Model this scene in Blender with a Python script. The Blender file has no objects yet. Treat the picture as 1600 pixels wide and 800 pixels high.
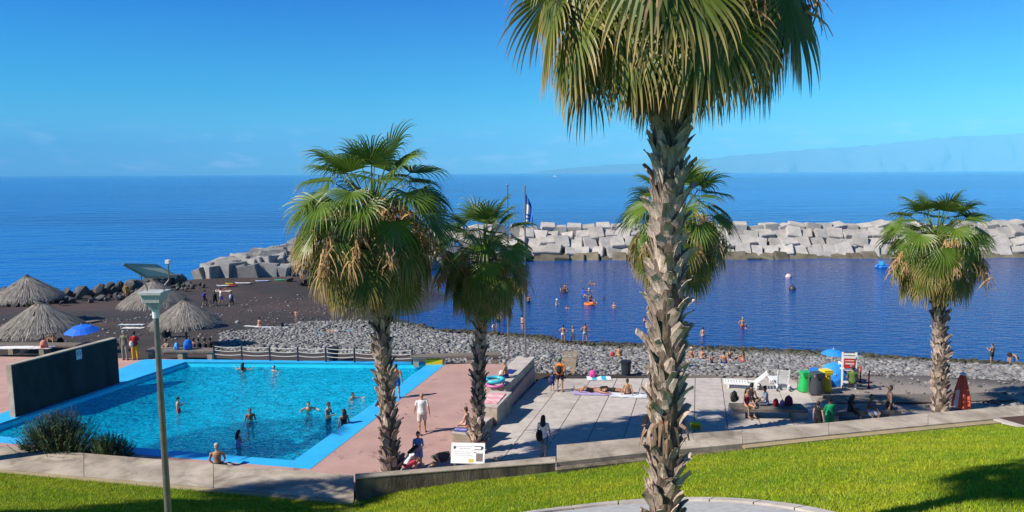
import bpy, bmesh, math, random
import numpy as np
from mathutils import Vector, Matrix, Euler
from mathutils.geometry import tessellate_polygon
random.seed(7); RNG = np.random.default_rng(7)
SC = bpy.context.scene
COL = SC.collection
R = math.radians
# ------------------------------------------------------------------ camera
F = 1130.0; CAMZ = 10.7; PITCH = math.atan(129.5 / F); ROLL = R(-0.32)
_f = Vector((0, math.cos(PITCH), -math.sin(PITCH)))
_r0 = Vector((1, 0, 0)); _u0 = Vector((0, math.sin(PITCH), math.cos(PITCH)))
_r = math.cos(ROLL) * _r0 + math.sin(ROLL) * _u0
_u = -math.sin(ROLL) * _r0 + math.cos(ROLL) * _u0
cam_d = bpy.data.cameras.new('camera'); cam = bpy.data.objects.new('camera', cam_d); COL.objects.link(cam)
M = Matrix.Identity(4)
for i in range(3):
    M[i][0], M[i][1], M[i][2] = _r[i], _u[i], -_f[i]
M[2][3] = CAMZ
cam.matrix_world = M
cam_d.sensor_width = 36; cam_d.lens = 36 * F / 1600; cam_d.clip_end = 200000; cam_d.clip_start = 0.1
SC.camera = cam
# ------------------------------------------------------------------ world, sun, exposure
SUN_EL = R(40.8); SUN_AZ = R(23)
SUND = Vector((-math.cos(SUN_AZ) * math.cos(SUN_EL), -math.sin(SUN_AZ) * math.cos(SUN_EL), math.sin(SUN_EL)))
W = bpy.data.worlds.new('World'); SC.world = W; W.use_nodes = True
nt = W.node_tree; nt.nodes.clear()
def wn(t, **k):
    n = nt.nodes.new(t)
    for a, b in k.items(): setattr(n, a, b)
    return n
sky = wn('ShaderNodeTexSky', sky_type='NISHITA', sun_disc=False)
sky.sun_elevation = SUN_EL; sky.sun_rotation = math.atan2(SUND.x, SUND.y)
sky.altitude = 0; sky.air_density = 1.0; sky.dust_density = 0.35; sky.ozone_density = 2.2
hsv = wn('ShaderNodeHueSaturation'); hsv.inputs['Saturation'].default_value = 1.15
gam = wn('ShaderNodeGamma'); gam.inputs['Gamma'].default_value = 1.0
bg = wn('ShaderNodeBackground'); bg.inputs['Strength'].default_value = 0.080
wo = wn('ShaderNodeOutputWorld')
L = nt.links.new
# low bank of small clouds all round the horizon
tc = wn('ShaderNodeTexCoord'); mp = wn('ShaderNodeMapping'); mp.inputs['Scale'].default_value = (9, 9, 34)
mp.inputs['Location'].default_value = (3.1, 0.4, 0.0)
nz = wn('ShaderNodeTexNoise'); nz.inputs['Scale'].default_value = 2.2; nz.inputs['Detail'].default_value = 7; nz.inputs['Roughness'].default_value = 0.55
rmp = wn('ShaderNodeMapRange'); rmp.inputs['From Min'].default_value = 0.54; rmp.inputs['From Max'].default_value = 0.68
sx = wn('ShaderNodeSeparateXYZ')
band = wn('ShaderNodeValToRGB'); cr = band.color_ramp
cr.elements[0].position = 0.0; cr.elements[0].color = (0, 0, 0, 1)
cr.elements[1].position = 1.0; cr.elements[1].color = (0, 0, 0, 1)
for p, v in ((0.004, 0.0), (0.010, 0.9), (0.020, 0.55), (0.048, 0.45), (0.064, 0.0)):
    e = cr.elements.new(p); e.color = (v, v, v, 1)
# sky tint deepening with height, all round; upper stops shaped for shadow fill
grad = wn('ShaderNodeValToRGB'); gr_ = grad.color_ramp
gr_.elements[0].position = 0.0; gr_.elements[0].color = (0.46, 1.05, 1.25, 1)
gr_.elements[1].position = 1.0; gr_.elements[1].color = (0.11, 0.29, 0.62, 1)
for p, c in ((0.035, (0.36, 1.02, 1.20)), (0.10, (0.10, 0.80, 1.12)), (0.22, (0.0, 0.46, 1.12)), (0.45, (0.06, 0.34, 0.78))):
    e = gr_.elements.new(p); e.color = (*c, 1)
gmul = wn('ShaderNodeMixRGB', blend_type='MULTIPLY'); gmul.inputs['Fac'].default_value = 1
mul = wn('ShaderNodeMath', operation='MULTIPLY')
mixc = wn('ShaderNodeMixRGB'); mixc.inputs['Color2'].default_value = (9.0, 9.4, 11.0, 1)
L(tc.outputs['Generated'], mp.inputs['Vector']); L(mp.outputs['Vector'], nz.inputs['Vector'])
L(nz.outputs['Fac'], rmp.inputs['Value'])
L(tc.outputs['Generated'], sx.inputs['Vector']); L(sx.outputs['Z'], band.inputs['Fac'])
L(rmp.outputs['Result'], mul.inputs[0]); L(band.outputs['Color'], mul.inputs[1])
L(sky.outputs['Color'], hsv.inputs['Color']); L(hsv.outputs['Color'], gam.inputs['Color'])
L(sx.outputs['Z'], grad.inputs['Fac']); L(gam.outputs['Color'], gmul.inputs['Color1']); L(grad.outputs['Color'], gmul.inputs['Color2'])
L(gmul.outputs['Color'], mixc.inputs['Color1']); L(mul.outputs['Value'], mixc.inputs['Fac'])
L(mixc.outputs['Color'], bg.inputs['Color']); L(bg.outputs['Background'], wo.inputs['Surface'])
sun_d = bpy.data.lights.new('sun', 'SUN'); sun_d.energy = 4.95; sun_d.angle = R(0.55); sun_d.color = (1.0, 0.92, 0.80)
sun = bpy.data.objects.new('sun', sun_d); COL.objects.link(sun)
sun.rotation_euler = SUND.to_track_quat('Z', 'Y').to_euler(); sun.location = (-40, -20, 60)
SC.view_settings.view_transform = 'Standard'; SC.view_settings.look = 'None'
SC.view_settings.exposure = 0.65; SC.view_settings.gamma = 1.0; SC.view_settings.use_curve_mapping = False
SC.cycles.volume_bounces = 1; SC.cycles.max_bounces = 8; SC.cycles.transparent_max_bounces = 12; SC.cycles.use_denoising = True
# ------------------------------------------------------------------ pixel helpers
def ray(u, v):
    a = float((u - 800) / F); b = float(-(v - 400) / F)
    return _f + a * _r + b * _u
def at(u, v, z):
    d = ray(u, v); t = (z - CAMZ) / d.z
    return Vector((d.x * t, d.y * t, z))
def atd(u, v, y):
    d = ray(u, v); t = y / d.y
    return Vector((d.x * t, y, CAMZ + d.z * t))
def on(u, v, fn, z0=0.0):
    z = z0
    for _ in range(40):
        p = at(u, v, z); z = 0.5 * z + 0.5 * fn(p.x, p.y)
    return Vector((p.x, p.y, fn(p.x, p.y)))
def proj(p):
    q = Vector(p) - Vector((0, 0, CAMZ)); d = q.dot(_f)
    return 800 + F * q.dot(_r) / d, 400 - F * q.dot(_u) / d
# ------------------------------------------------------------------ materials
MATS = {}
def mat(name, c1, c2=None, scale=3.0, rough=0.75, bump=0.0, bscale=20.0, spec=0.3, metal=0.0, detail=5.0, attr=None, ramp=(0.35, 0.65), rnd=0.0, stretch=(1, 1, 1), trans=0.0, coat=0.0, stain=None):
    """noise-mixed procedural material; rnd = brightness spread per object; attr = vertex colour multiplied in"""
    if name in MATS: return MATS[name]
    m = bpy.data.materials.new(name); m.use_nodes = True; t = m.node_tree; t.nodes.clear()
    N = t.nodes.new; K = t.links.new
    out = N('ShaderNodeOutputMaterial'); b = N('ShaderNodeBsdfPrincipled')
    b.inputs['Roughness'].default_value = rough; b.inputs['Specular IOR Level'].default_value = spec; b.inputs['Metallic'].default_value = metal
    b.inputs['Coat Weight'].default_value = coat
    tcn = N('ShaderNodeTexCoord'); oi = N('ShaderNodeObjectInfo')
    ad = N('ShaderNodeVectorMath'); ad.operation = 'MULTIPLY_ADD'
    ad.inputs[1].default_value = stretch
    sc = N('ShaderNodeVectorMath'); sc.operation = 'SCALE'; sc.inputs[0].default_value = (37, 53, 71)
    K(oi.outputs['Random'], sc.inputs['Scale']); K(tcn.outputs['Object'], ad.inputs[0]); K(sc.outputs['Vector'], ad.inputs[2])
    col = None
    c2 = c2 or tuple(x * 0.8 for x in c1)
    nz = N('ShaderNodeTexNoise'); nz.inputs['Scale'].default_value = scale; nz.inputs['Detail'].default_value = detail; nz.inputs['Roughness'].default_value = 0.6
    K(ad.outputs['Vector'], nz.inputs['Vector'])
    rp = N('ShaderNodeValToRGB'); rp.color_ramp.elements[0].position = ramp[0]; rp.color_ramp.elements[1].position = ramp[1]
    rp.color_ramp.elements[0].color = (*c1, 1); rp.color_ramp.elements[1].color = (*c2, 1)
    K(nz.outputs['Fac'], rp.inputs['Fac']); col = rp.outputs['Color']
    if stain:
        n3 = N('ShaderNodeTexNoise'); n3.inputs['Scale'].default_value = stain[0]; n3.inputs['Detail'].default_value = 8; n3.inputs['Roughness'].default_value = 0.65; n3.inputs['Distortion'].default_value = 0.6
        K(ad.outputs['Vector'], n3.inputs['Vector']); r3 = N('ShaderNodeValToRGB'); r3.color_ramp.elements[0].position = stain[2]; r3.color_ramp.elements[1].position = stain[2] + stain[3]
        r3.color_ramp.elements[0].color = (1, 1, 1, 1); r3.color_ramp.elements[1].color = (1 - stain[1],) * 3 + (1,); K(n3.outputs['Fac'], r3.inputs['Fac'])
        m3 = N('ShaderNodeMixRGB'); m3.blend_type = 'MULTIPLY'; m3.inputs['Fac'].default_value = 1; K(col, m3.inputs['Color1']); K(r3.outputs['Color'], m3.inputs['Color2']); col = m3.outputs['Color']
    if attr:
        at_ = N('ShaderNodeAttribute'); at_.attribute_name = attr
        mx = N('ShaderNodeMixRGB'); mx.blend_type = 'MULTIPLY'; mx.inputs['Fac'].default_value = 1
        K(col, mx.inputs['Color1']); K(at_.outputs['Color'], mx.inputs['Color2']); col = mx.outputs['Color']
    if rnd:
        mr = N('ShaderNodeMapRange'); mr.inputs['To Min'].default_value = 1 - rnd; mr.inputs['To Max'].default_value = 1 + rnd
        K(oi.outputs['Random'], mr.inputs['Value'])
        mx = N('ShaderNodeVectorMath'); mx.operation = 'SCALE'; K(col, mx.inputs[0]); K(mr.outputs['Result'], mx.inputs['Scale']); col = mx.outputs['Vector']
    K(col, b.inputs['Base Color'])
    if bump:
        n2 = N('ShaderNodeTexNoise'); n2.inputs['Scale'].default_value = bscale; n2.inputs['Detail'].default_value = 6
        K(ad.outputs['Vector'], n2.inputs['Vector'])
        bp = N('ShaderNodeBump'); bp.inputs['Strength'].default_value = 1.0; bp.inputs['Distance'].default_value = bump
        K(n2.outputs['Fac'], bp.inputs['Height']); K(bp.outputs['Normal'], b.inputs['Normal'])
    sh = b.outputs['BSDF']
    if trans:
        tr = N('ShaderNodeBsdfTranslucent'); K(col, tr.inputs['Color'])
        ms = N('ShaderNodeMixShader'); ms.inputs['Fac'].default_value = trans
        K(sh, ms.inputs[1]); K(tr.outputs['BSDF'], ms.inputs[2]); sh = ms.outputs['Shader']
    K(sh, out.inputs['Surface']); MATS[name] = m
    return m
def cm(c, rough=0.8, kind='cloth'):
    c = tuple(round(x, 3) for x in c)
    return mat('%s_%s' % (kind, '_'.join('%d' % (x * 1000) for x in c)), c, tuple(x * 0.82 for x in c), scale=9, rough=rough, bump=0.004, bscale=30, spec=0.2 if kind == 'cloth' else 0.4)
# ------------------------------------------------------------------ mesh builder
class MB:
    def __init__(s): s.v = []; s.f = []; s.c = []; s.cur = None
    def add(s, vs, fs, c=None):
        o = len(s.v); s.v += [tuple(p) for p in vs]; s.f += [tuple(i + o for i in f) for f in fs]
        s.c += [c if c is not None else (1, 1, 1)] * len(vs)
        return s
    def box(s, c, d, rz=0.0, m=None, taper=1.0, c_=None):
        x, y, z = d[0] / 2, d[1] / 2, d[2] / 2; vs = []
        for sz in (-1, 1):
            k = taper if sz > 0 else 1
            for sx_, sy in ((-1, -1), (1, -1), (1, 1), (-1, 1)): vs.append(Vector((sx_ * x * k, sy * y * k, sz * z)))
        mm = Matrix.Rotation(rz, 3, 'Z') if m is None else m
        vs = [mm @ p + Vector(c) for p in vs]
        return s.add(vs, [(0, 3, 2, 1), (4, 5, 6, 7), (0, 1, 5, 4), (1, 2, 6, 5), (2, 3, 7, 6), (3, 0, 4, 7)], c_)
    def bar(s, a, b, w, h=None, up=(0, 0, 1)):
        a, b = Vector(a), Vector(b); h = h or w; d = (b - a); Lg = d.length; d.normalize()
        upv = Vector(up)
        if abs(d.dot(upv)) > 0.98: upv = Vector((0, 1, 0))
        sd = d.cross(upv).normalized(); n = sd.cross(d)
        m = Matrix((sd, d, n)).transposed()
        return s.box((a + b) / 2, (w, Lg, h), m=m)
    def tube(s, pts, rad, n=8, cap=True):
        pts = [Vector(p) for p in pts]
        if not hasattr(rad, '__len__'): rad = [rad] * len(pts)
        o = len(s.v); vs = []; fs = []; pu = None
        for i, p in enumerate(pts):
            d = (pts[min(i + 1, len(pts) - 1)] - pts[max(i - 1, 0)])
            if d.length < 1e-9: d = Vector((0, 0, 1))
            d.normalize()
            if pu is None:
                pu = d.cross(Vector((1, 0, 0)) if abs(d.x) < 0.9 else Vector((0, 1, 0))).normalized()
            else:
                pu = (pu - d * pu.dot(d)); pu = pu.normalized() if pu.length > 1e-6 else d.orthogonal().normalized()
            w = d.cross(pu)
            for k in range(n):
                a = 2 * math.pi * k / n; vs.append(p + (pu * math.cos(a) + w * math.sin(a)) * rad[i])
        for i in range(len(pts) - 1):
            for k in range(n):
                fs.append((i * n + k, i * n + (k + 1) % n, (i + 1) * n + (k + 1) % n, (i + 1) * n + k))
        if cap:
            fs.append(tuple(reversed(range(n)))); fs.append(tuple((len(pts) - 1) * n + k for k in range(n)))
        return s.add(vs, fs)
    def lathe(s, prof, n=16, c=(0, 0, 0)):
        vs = []; fs = []
        for (r, z) in prof:
            for k in range(n):
                a = 2 * math.pi * k / n; vs.append((c[0] + r * math.cos(a), c[1] + r * math.sin(a), c[2] + z))
        for i in range(len(prof) - 1):
            for k in range(n): fs.append((i * n + k, i * n + (k + 1) % n, (i + 1) * n + (k + 1) % n, (i + 1) * n + k))
        fs.append(tuple(reversed(range(n)))); fs.append(tuple((len(prof) - 1) * n + k for k in range(n)))
        return s.add(vs, fs)
    def prism(s, poly, bot, top=None):
        """poly: list of (x,y); bot/top numbers, functions or per-vertex lists"""
        g = lambda q, i, p: q(*p) if callable(q) else (q[i] if hasattr(q, '__len__') else q)
        n = len(poly); a = sum(poly[i][0] * poly[(i + 1) % n][1] - poly[(i + 1) % n][0] * poly[i][1] for i in range(n))
        if a < 0:
            poly = list(reversed(poly))
            if hasattr(bot, '__len__'): bot = list(reversed(bot))
            if hasattr(top, '__len__'): top = list(reversed(top))
        vs = [(p[0], p[1], g(bot, i, p[:2])) for i, p in enumerate(poly)] + [(p[0], p[1], g(top, i, p[:2])) for i, p in enumerate(poly)]
        fs = [tuple(range(n, 2 * n)), tuple(reversed(range(n)))] + [(i, (i + 1) % n, n + (i + 1) % n, n + i) for i in range(n)]
        return s.add(vs, fs)
    def ell(s, c, r, m=None, nu=10, nv=7):
        vs = []; fs = []; mm = m or Matrix.Identity(3); c = Vector(c)
        for j in range(1, nv):
            th = math.pi * j / nv
            for k in range(nu):
                a = 2 * math.pi * k / nu
                vs.append(c + mm @ Vector((r[0] * math.sin(th) * math.cos(a), r[1] * math.sin(th) * math.sin(a), -r[2] * math.cos(th))))
        vs.append(c + mm @ Vector((0, 0, -r[2]))); vs.append(c + mm @ Vector((0, 0, r[2]))); b = len(vs) - 2
        for j in range(nv - 2):
            for k in range(nu): fs.append((j * nu + k, j * nu + (k + 1) % nu, (j + 1) * nu + (k + 1) % nu, (j + 1) * nu + k))
        for k in range(nu):
            fs.append((b, (k + 1) % nu, k)); fs.append((b + 1, (nv - 2) * nu + k, (nv - 2) * nu + (k + 1) % nu))
        return s.add(vs, fs)
    def mesh(s, name, m=None, smooth=False, col=None):
        me = bpy.data.meshes.new(name); me.from_pydata(s.v, [], s.f)
        if col:
            a = me.color_attributes.new(col, 'FLOAT_COLOR', 'POINT')
            arr = np.ones((len(s.v), 4), np.float32); arr[:, :3] = np.array(s.c, np.float32)
            a.data.foreach_set('color', arr.ravel())
        if m: me.materials.append(m)
        if smooth: me.shade_smooth()
        me.update(); return me
    def build(s, name, m=None, parent=None, smooth=False, loc=None, rz=0.0, col=None):
        return link(name, s.mesh(name, m, smooth, col), parent, loc, rz)
def link(name, me, parent=None, loc=None, rz=0.0):
    o = bpy.data.objects.new(name, me); COL.objects.link(o)
    if parent: o.parent = parent
    if loc is not None: o.location = loc
    if rz: o.rotation_euler = (0, 0, rz)
    return o
def tag(o, label=None, cat=None, group=None, kind=None):
    if label: o['label'] = label
    if cat: o['category'] = cat
    if group: o['group'] = group
    if kind: o['kind'] = kind
    return o
def thing(name, label, cat, loc=(0, 0, 0), rz=0.0, group=None):
    o = bpy.data.objects.new(name, None); COL.objects.link(o); o.location = loc; o.rotation_euler = (0, 0, rz)
    o.empty_display_size = 0.2
    return tag(o, label, cat, group)
def struct(o, label=None): o['kind'] = 'structure'; o['label'] = label or o.name.replace('_', ' '); return o
def npmesh(name, V, Fc, m=None, C=None, col='tint', smooth=False):
    """fast mesh from numpy arrays (faces all of one size)"""
    me = bpy.data.meshes.new(name); k = Fc.shape[1]
    me.vertices.add(len(V)); me.vertices.foreach_set('co', V.astype(np.float32).ravel())
    me.loops.add(Fc.size); me.loops.foreach_set('vertex_index', Fc.astype(np.int32).ravel())
    me.polygons.add(len(Fc)); me.polygons.foreach_set('loop_start', np.arange(0, Fc.size, k, dtype=np.int32))
    me.update(calc_edges=True)
    if C is not None:
        a = me.color_attributes.new(col, 'FLOAT_COLOR', 'POINT'); arr = np.ones((len(V), 4), np.float32); arr[:, :3] = C
        a.data.foreach_set('color', arr.ravel())
    if m: me.materials.append(m)
    if smooth: me.shade_smooth()
    return me
def inpoly(X, Y, poly):
    r = np.zeros(X.shape, bool); n = len(poly)
    for i in range(n):
        x0, y0 = poly[i][0], poly[i][1]; x1, y1 = poly[(i + 1) % n][0], poly[(i + 1) % n][1]
        if y0 == y1: continue
        c = ((y0 > Y) != (y1 > Y)) & (X < (x1 - x0) * (Y - y0) / (y1 - y0) + x0); r ^= c
    return r
def clip(poly, cl):
    """Sutherland-Hodgman, cl convex and counter-clockwise"""
    out = list(poly); n = len(cl)
    for i in range(n):
        a, b = cl[i], cl[(i + 1) % n]; ins = lambda p: (b[0] - a[0]) * (p[1] - a[1]) - (b[1] - a[1]) * (p[0] - a[0]) >= 0
        src, out = out, []
        for j in range(len(src)):
            p, q = src[j], src[(j + 1) % len(src)]; ip, iq = ins(p), ins(q)
            if ip: out.append(p)
            if ip != iq:
                d1 = (b[0] - a[0]) * (p[1] - a[1]) - (b[1] - a[1]) * (p[0] - a[0]); d2 = (b[0] - a[0]) * (q[1] - a[1]) - (b[1] - a[1]) * (q[0] - a[0])
                t = d1 / (d1 - d2); out.append((p[0] + t * (q[0] - p[0]), p[1] + t * (q[1] - p[1])))
        if not out: return []
    return out
# ================================================================== SETTING
WZ = -4.3                                            # sea level; pool deck is z = 0
# ---- terrain heights of the beach from points seen in the photograph
_cp = []
def cp(u, v, z): p = at(u, v, z); _cp.append((p.x, p.y, z))
def cw(x, y, z): _cp.append((x, y, z))
for x in (-48, -38, -28, -18, -8): cw(x, 43.5, -0.35)
for x in (2, 8, 15): cw(x, 41.3, -0.95)
for u, v in ((618, 497), (650, 490), (682, 485), (712, 462), (730, 435), (650, 506), (682, 516), (755, 520), (840, 526), (900, 537), (1010, 540), (1100, 544), (1220, 549), (1330, 555), (1450, 562), (1560, 567), (1700, 574)): cp(u, v, WZ)
for u, v in ((700, 500), (800, 505), (900, 515), (1010, 518), (1100, 520), (1330, 530), (1560, 540), (1700, 545)): cp(u, v, WZ - 0.75)
for u, v in ((800, 470), (900, 480), (1100, 480), (1500, 490), (820, 430), (1200, 430), (1700, 430)): cp(u, v, WZ - 2.2)
for u, v, z in ((350, 478, -3.2), (463, 503, -2.9), (404, 509, -2.6), (515, 520, -2.5), (560, 470, -3.7), (640, 460, -3.95), (600, 500, -3.3),
                (230, 485, -2.6), (150, 500, -1.9), (300, 500, -2.1), (20, 500, -1.6), (100, 482, -2.6), (290, 452, -3.4), (400, 445, -3.6), (500, 441, -3.75), (620, 432, -4.0), (330, 432, -3.5), (400, 430, -3.55), (480, 427, -3.6), (560, 424, -3.8), (300, 440, -3.45),
                (1450, 608, -0.8), (1350, 600, -0.85), (1560, 606, -0.9), (1330, 576, -2.2), (1560, 590, -1.9), (1240, 572, -2.1), (965, 562, -2.2), (760, 550, -1.6), (500, 545, -0.9), (900, 550, -2.9), (700, 530, -2.7)): cp(u, v, z)
cw(20, 31, -0.45); cw(28, 31, -0.45); cw(45, 33, -0.5); cw(45, 50, -2.6); cw(60, 60, -4.3); cw(-60, 55, -0.9); cw(-60, 44, -0.3); cw(-70, 70, -2.4)
for x, y in ((-85, 105), (-60, 112), (-45, 118), (-95, 90), (-30, 130), (-10, 135)): cw(x, y, -7.5)
_P = np.array(_cp); _n = len(_P)
_D = np.hypot(_P[:, None, 0] - _P[None, :, 0], _P[:, None, 1] - _P[None, :, 1])
_A = np.zeros((_n + 3, _n + 3)); _A[:_n, :_n] = _D - 0.15 * np.eye(_n); _A[:_n, _n] = 1; _A[:_n, _n + 1:] = _P[:, :2]; _A[_n:, :_n] = _A[:_n, _n:].T
_w = np.linalg.solve(_A, np.concatenate([_P[:, 2], np.zeros(3)]))
def terr_np(X, Y):
    sh = X.shape; x = X.ravel(); y = Y.ravel(); z = np.zeros(len(x))
    for i in range(0, len(x), 4000):
        a, b = x[i:i + 4000], y[i:i + 4000]
        z[i:i + 4000] = np.hypot(a[:, None] - _P[None, :, 0], b[:, None] - _P[None, :, 1]) @ _w[:_n] + _w[_n] + _w[_n + 1] * a + _w[_n + 2] * b
    return z.reshape(sh)
def terr(x, y): return float(terr_np(np.array([x]), np.array([y]))[0])
# ---- pool and plaza outlines (world metres)
DIRV = Vector((0.250, 0.968, 0)); DIRU = Vector((0.968, -0.250, 0))
O_NR = at(485, 733, 0); O_FR = at(700, 566, 0); I_FL = at(290, 565.5, 0); I_NL = Vector((-22.7, 29.2, 0))
O_FL = I_FL + Vector((-0.1, 0.55, 0)); O_FR2 = O_FR.copy()
CW = 1.0
I_NR = O_NR - CW * DIRU * 1.0 + CW * 0.55 * DIRV
I_FR = O_FR - CW * DIRU - 0.55 * DIRV
# near edge
O_NL = I_NL + Vector((-0.15, -0.6, 0))
POOL_IN = [I_NL, I_NR, I_FR, I_FL]
POOL_OUT = [O_NL, O_NR, O_FR, O_FL]
DK_N = at(700, 737, 0); DK_F = at(836, 559, 0.45); DK_F.z = 0
PLAZA = [(-3.2, 24.2), (2.0, 24.9), (12.8, 27.2), (15.2, 33.0), (15.6, 39.7), (1.75, 40.9)]
PLAZA[0] = (DK_N.x - 0.6, DK_N.y - 2.0); PLAZA[5] = (DK_F.x + 0.25, DK_F.y + 0.3)
def pz(x, y): return -0.1 - 0.05 * (y - 25)
def ground_z(x, y):
    if inpoly(np.array([x]), np.array([y]), PLAZA)[0]: return pz(x, y)
    return terr(x, y)
DECKPOLY = [(-60, 37.5), (-60, 44.2), (O_FL.x - 6, O_FL.y + 0.55), (O_FL.x, O_FL.y), (O_FR.x, O_FR.y), (DK_F.x, DK_F.y), (DK_N.x, DK_N.y), (DK_N.x - 0.6, DK_N.y - 2.4), (-5.0, 23.4), (-18, 25.9), (-60, 34)]
edge_y = lambda X: np.interp(X, [-60, -18, -5, 5, 12, 20, 40], [34, 25.5, 23, 25.1, 26.6, 28.2, 31])
# ---- beach sheet
def sand_mat():
    m = bpy.data.materials.new('black_sand'); m.use_nodes = True; t = m.node_tree; N = t.nodes.new; K = t.links.new
    b = t.nodes['Principled BSDF']; g = N('ShaderNodeNewGeometry')
    n1 = N('ShaderNodeTexNoise'); n1.inputs['Scale'].default_value = 0.09; n1.inputs['Detail'].default_value = 5
    n2 = N('ShaderNodeTexNoise'); n2.inputs['Scale'].default_value = 2.2; n2.inputs['Detail'].default_value = 8; n2.inputs['Roughness'].default_value = 0.7
    K(g.outputs['Position'], n1.inputs['Vector']); K(g.outputs['Position'], n2.inputs['Vector'])
    r1 = N('ShaderNodeValToRGB'); r1.color_ramp.elements[0].position = 0.42; r1.color_ramp.elements[1].position = 0.62
    r1.color_ramp.elements[0].color = (0.024, 0.0195, 0.0185, 1); r1.color_ramp.elements[1].color = (0.056, 0.034, 0.028, 1)
    K(n1.outputs['Fac'], r1.inputs['Fac'])
    r2 = N('ShaderNodeValToRGB'); r2.color_ramp.elements[0].position = 0.3; r2.color_ramp.elements[1].position = 0.75
    r2.color_ramp.elements[0].color = (0.75, 0.75, 0.75, 1); r2.color_ramp.elements[1].color = (1.35, 1.33, 1.3, 1)
    K(n2.outputs['Fac'], r2.inputs['Fac'])
    mx = N('ShaderNodeMixRGB'); mx.blend_type = 'MULTIPLY'; mx.inputs['Fac'].default_value = 1; K(r1.outputs['Color'], mx.inputs['Color1']); K(r2.outputs['Color'], mx.inputs['Color2'])
    # damp strip by the water, greyer dry sand towards the promenade
    sp = N('ShaderNodeSeparateXYZ'); K(g.outputs['Position'], sp.inputs['Vector'])
    dry = N('ShaderNodeMapRange'); dry.inputs['From Min'].default_value = -1.8; dry.inputs['From Max'].default_value = -0.7; K(sp.outputs['Z'], dry.inputs['Value'])
    xr = N('ShaderNodeMapRange'); xr.inputs['From Min'].default_value = 6; xr.inputs['From Max'].default_value = 16; K(sp.outputs['X'], xr.inputs['Value'])
    mm = N('ShaderNodeMath'); mm.operation = 'MULTIPLY'; K(dry.outputs['Result'], mm.inputs[0]); K(xr.outputs['Result'], mm.inputs[1])
    m3 = N('ShaderNodeMixRGB'); m3.inputs['Color2'].default_value = (0.27, 0.23, 0.195, 1); K(mm.outputs['Value'], m3.inputs['Fac']); K(mx.outputs['Color'], m3.inputs['Color1'])
    K(m3.outputs['Color'], b.inputs['Base Color'])
    wet = N('ShaderNodeMapRange'); wet.inputs['From Min'].default_value = WZ + 0.35; wet.inputs['From Max'].default_value = WZ + 0.02; wet.inputs['To Min'].default_value = 0.9; wet.inputs['To Max'].default_value = 0.22
    K(sp.outputs['Z'], wet.inputs['Value']); K(wet.outputs['Result'], b.inputs['Roughness'])
    bp = N('ShaderNodeBump'); bp.inputs['Distance'].default_value = 0.06; K(n2.outputs['Fac'], bp.inputs['Height']); K(bp.outputs['Normal'], b.inputs['Normal'])
    return m
gx = np.arange(-110, 75.01, 0.75); gy = np.arange(22, 140.01, 0.75)
GX, GY = np.meshgrid(gx, gy); GZ = terr_np(GX, GY)
GZ += 0.05 * np.sin(GX * 1.3 + 2 * np.sin(GY * 0.7)) * np.cos(GY * 1.1)
_shrink = lambda poly, k: [((p[0] - sum(q[0] for q in poly) / len(poly)) * k + sum(q[0] for q in poly) / len(poly), (p[1] - sum(q[1] for q in poly) / len(poly)) * k + sum(q[1] for q in poly) / len(poly)) for p in poly]
msk = inpoly(GX, GY, _shrink(PLAZA, 0.97)) | (inpoly(GX, GY, _shrink(PLAZA, 1.12)) & (GX < 3) & (GY < 40.2)); GZ[msk] = np.minimum(GZ[msk], pz(GX, GY)[msk] - 0.5)
msk = inpoly(GX, GY, DECKPOLY) | ((GY < 32.5) & (GX < 12.5) & (GX > -60)) | (GY < edge_y(GX) + 2.6); GZ[msk] = -2.4
ny, nx = GX.shape; idx = np.arange(nx * ny).reshape(ny, nx)
Fq = np.stack([idx[:-1, :-1], idx[:-1, 1:], idx[1:, 1:], idx[1:, :-1]], -1).reshape(-1, 4)
beach = link('beach', npmesh('beach', np.stack([GX, GY, GZ], -1).reshape(-1, 3), Fq, sand_mat(), smooth=True)); struct(beach, 'black volcanic sand beach')
mb = MB(); mb.add([(-90000, -90000, -40), (90000, -90000, -40), (90000, 90000, -40), (-90000, 90000, -40)], [(0, 1, 2, 3)])
struct(mb.build('seabed', mat('seabed', (0.02, 0.03, 0.04))), 'deep seabed')
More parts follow.
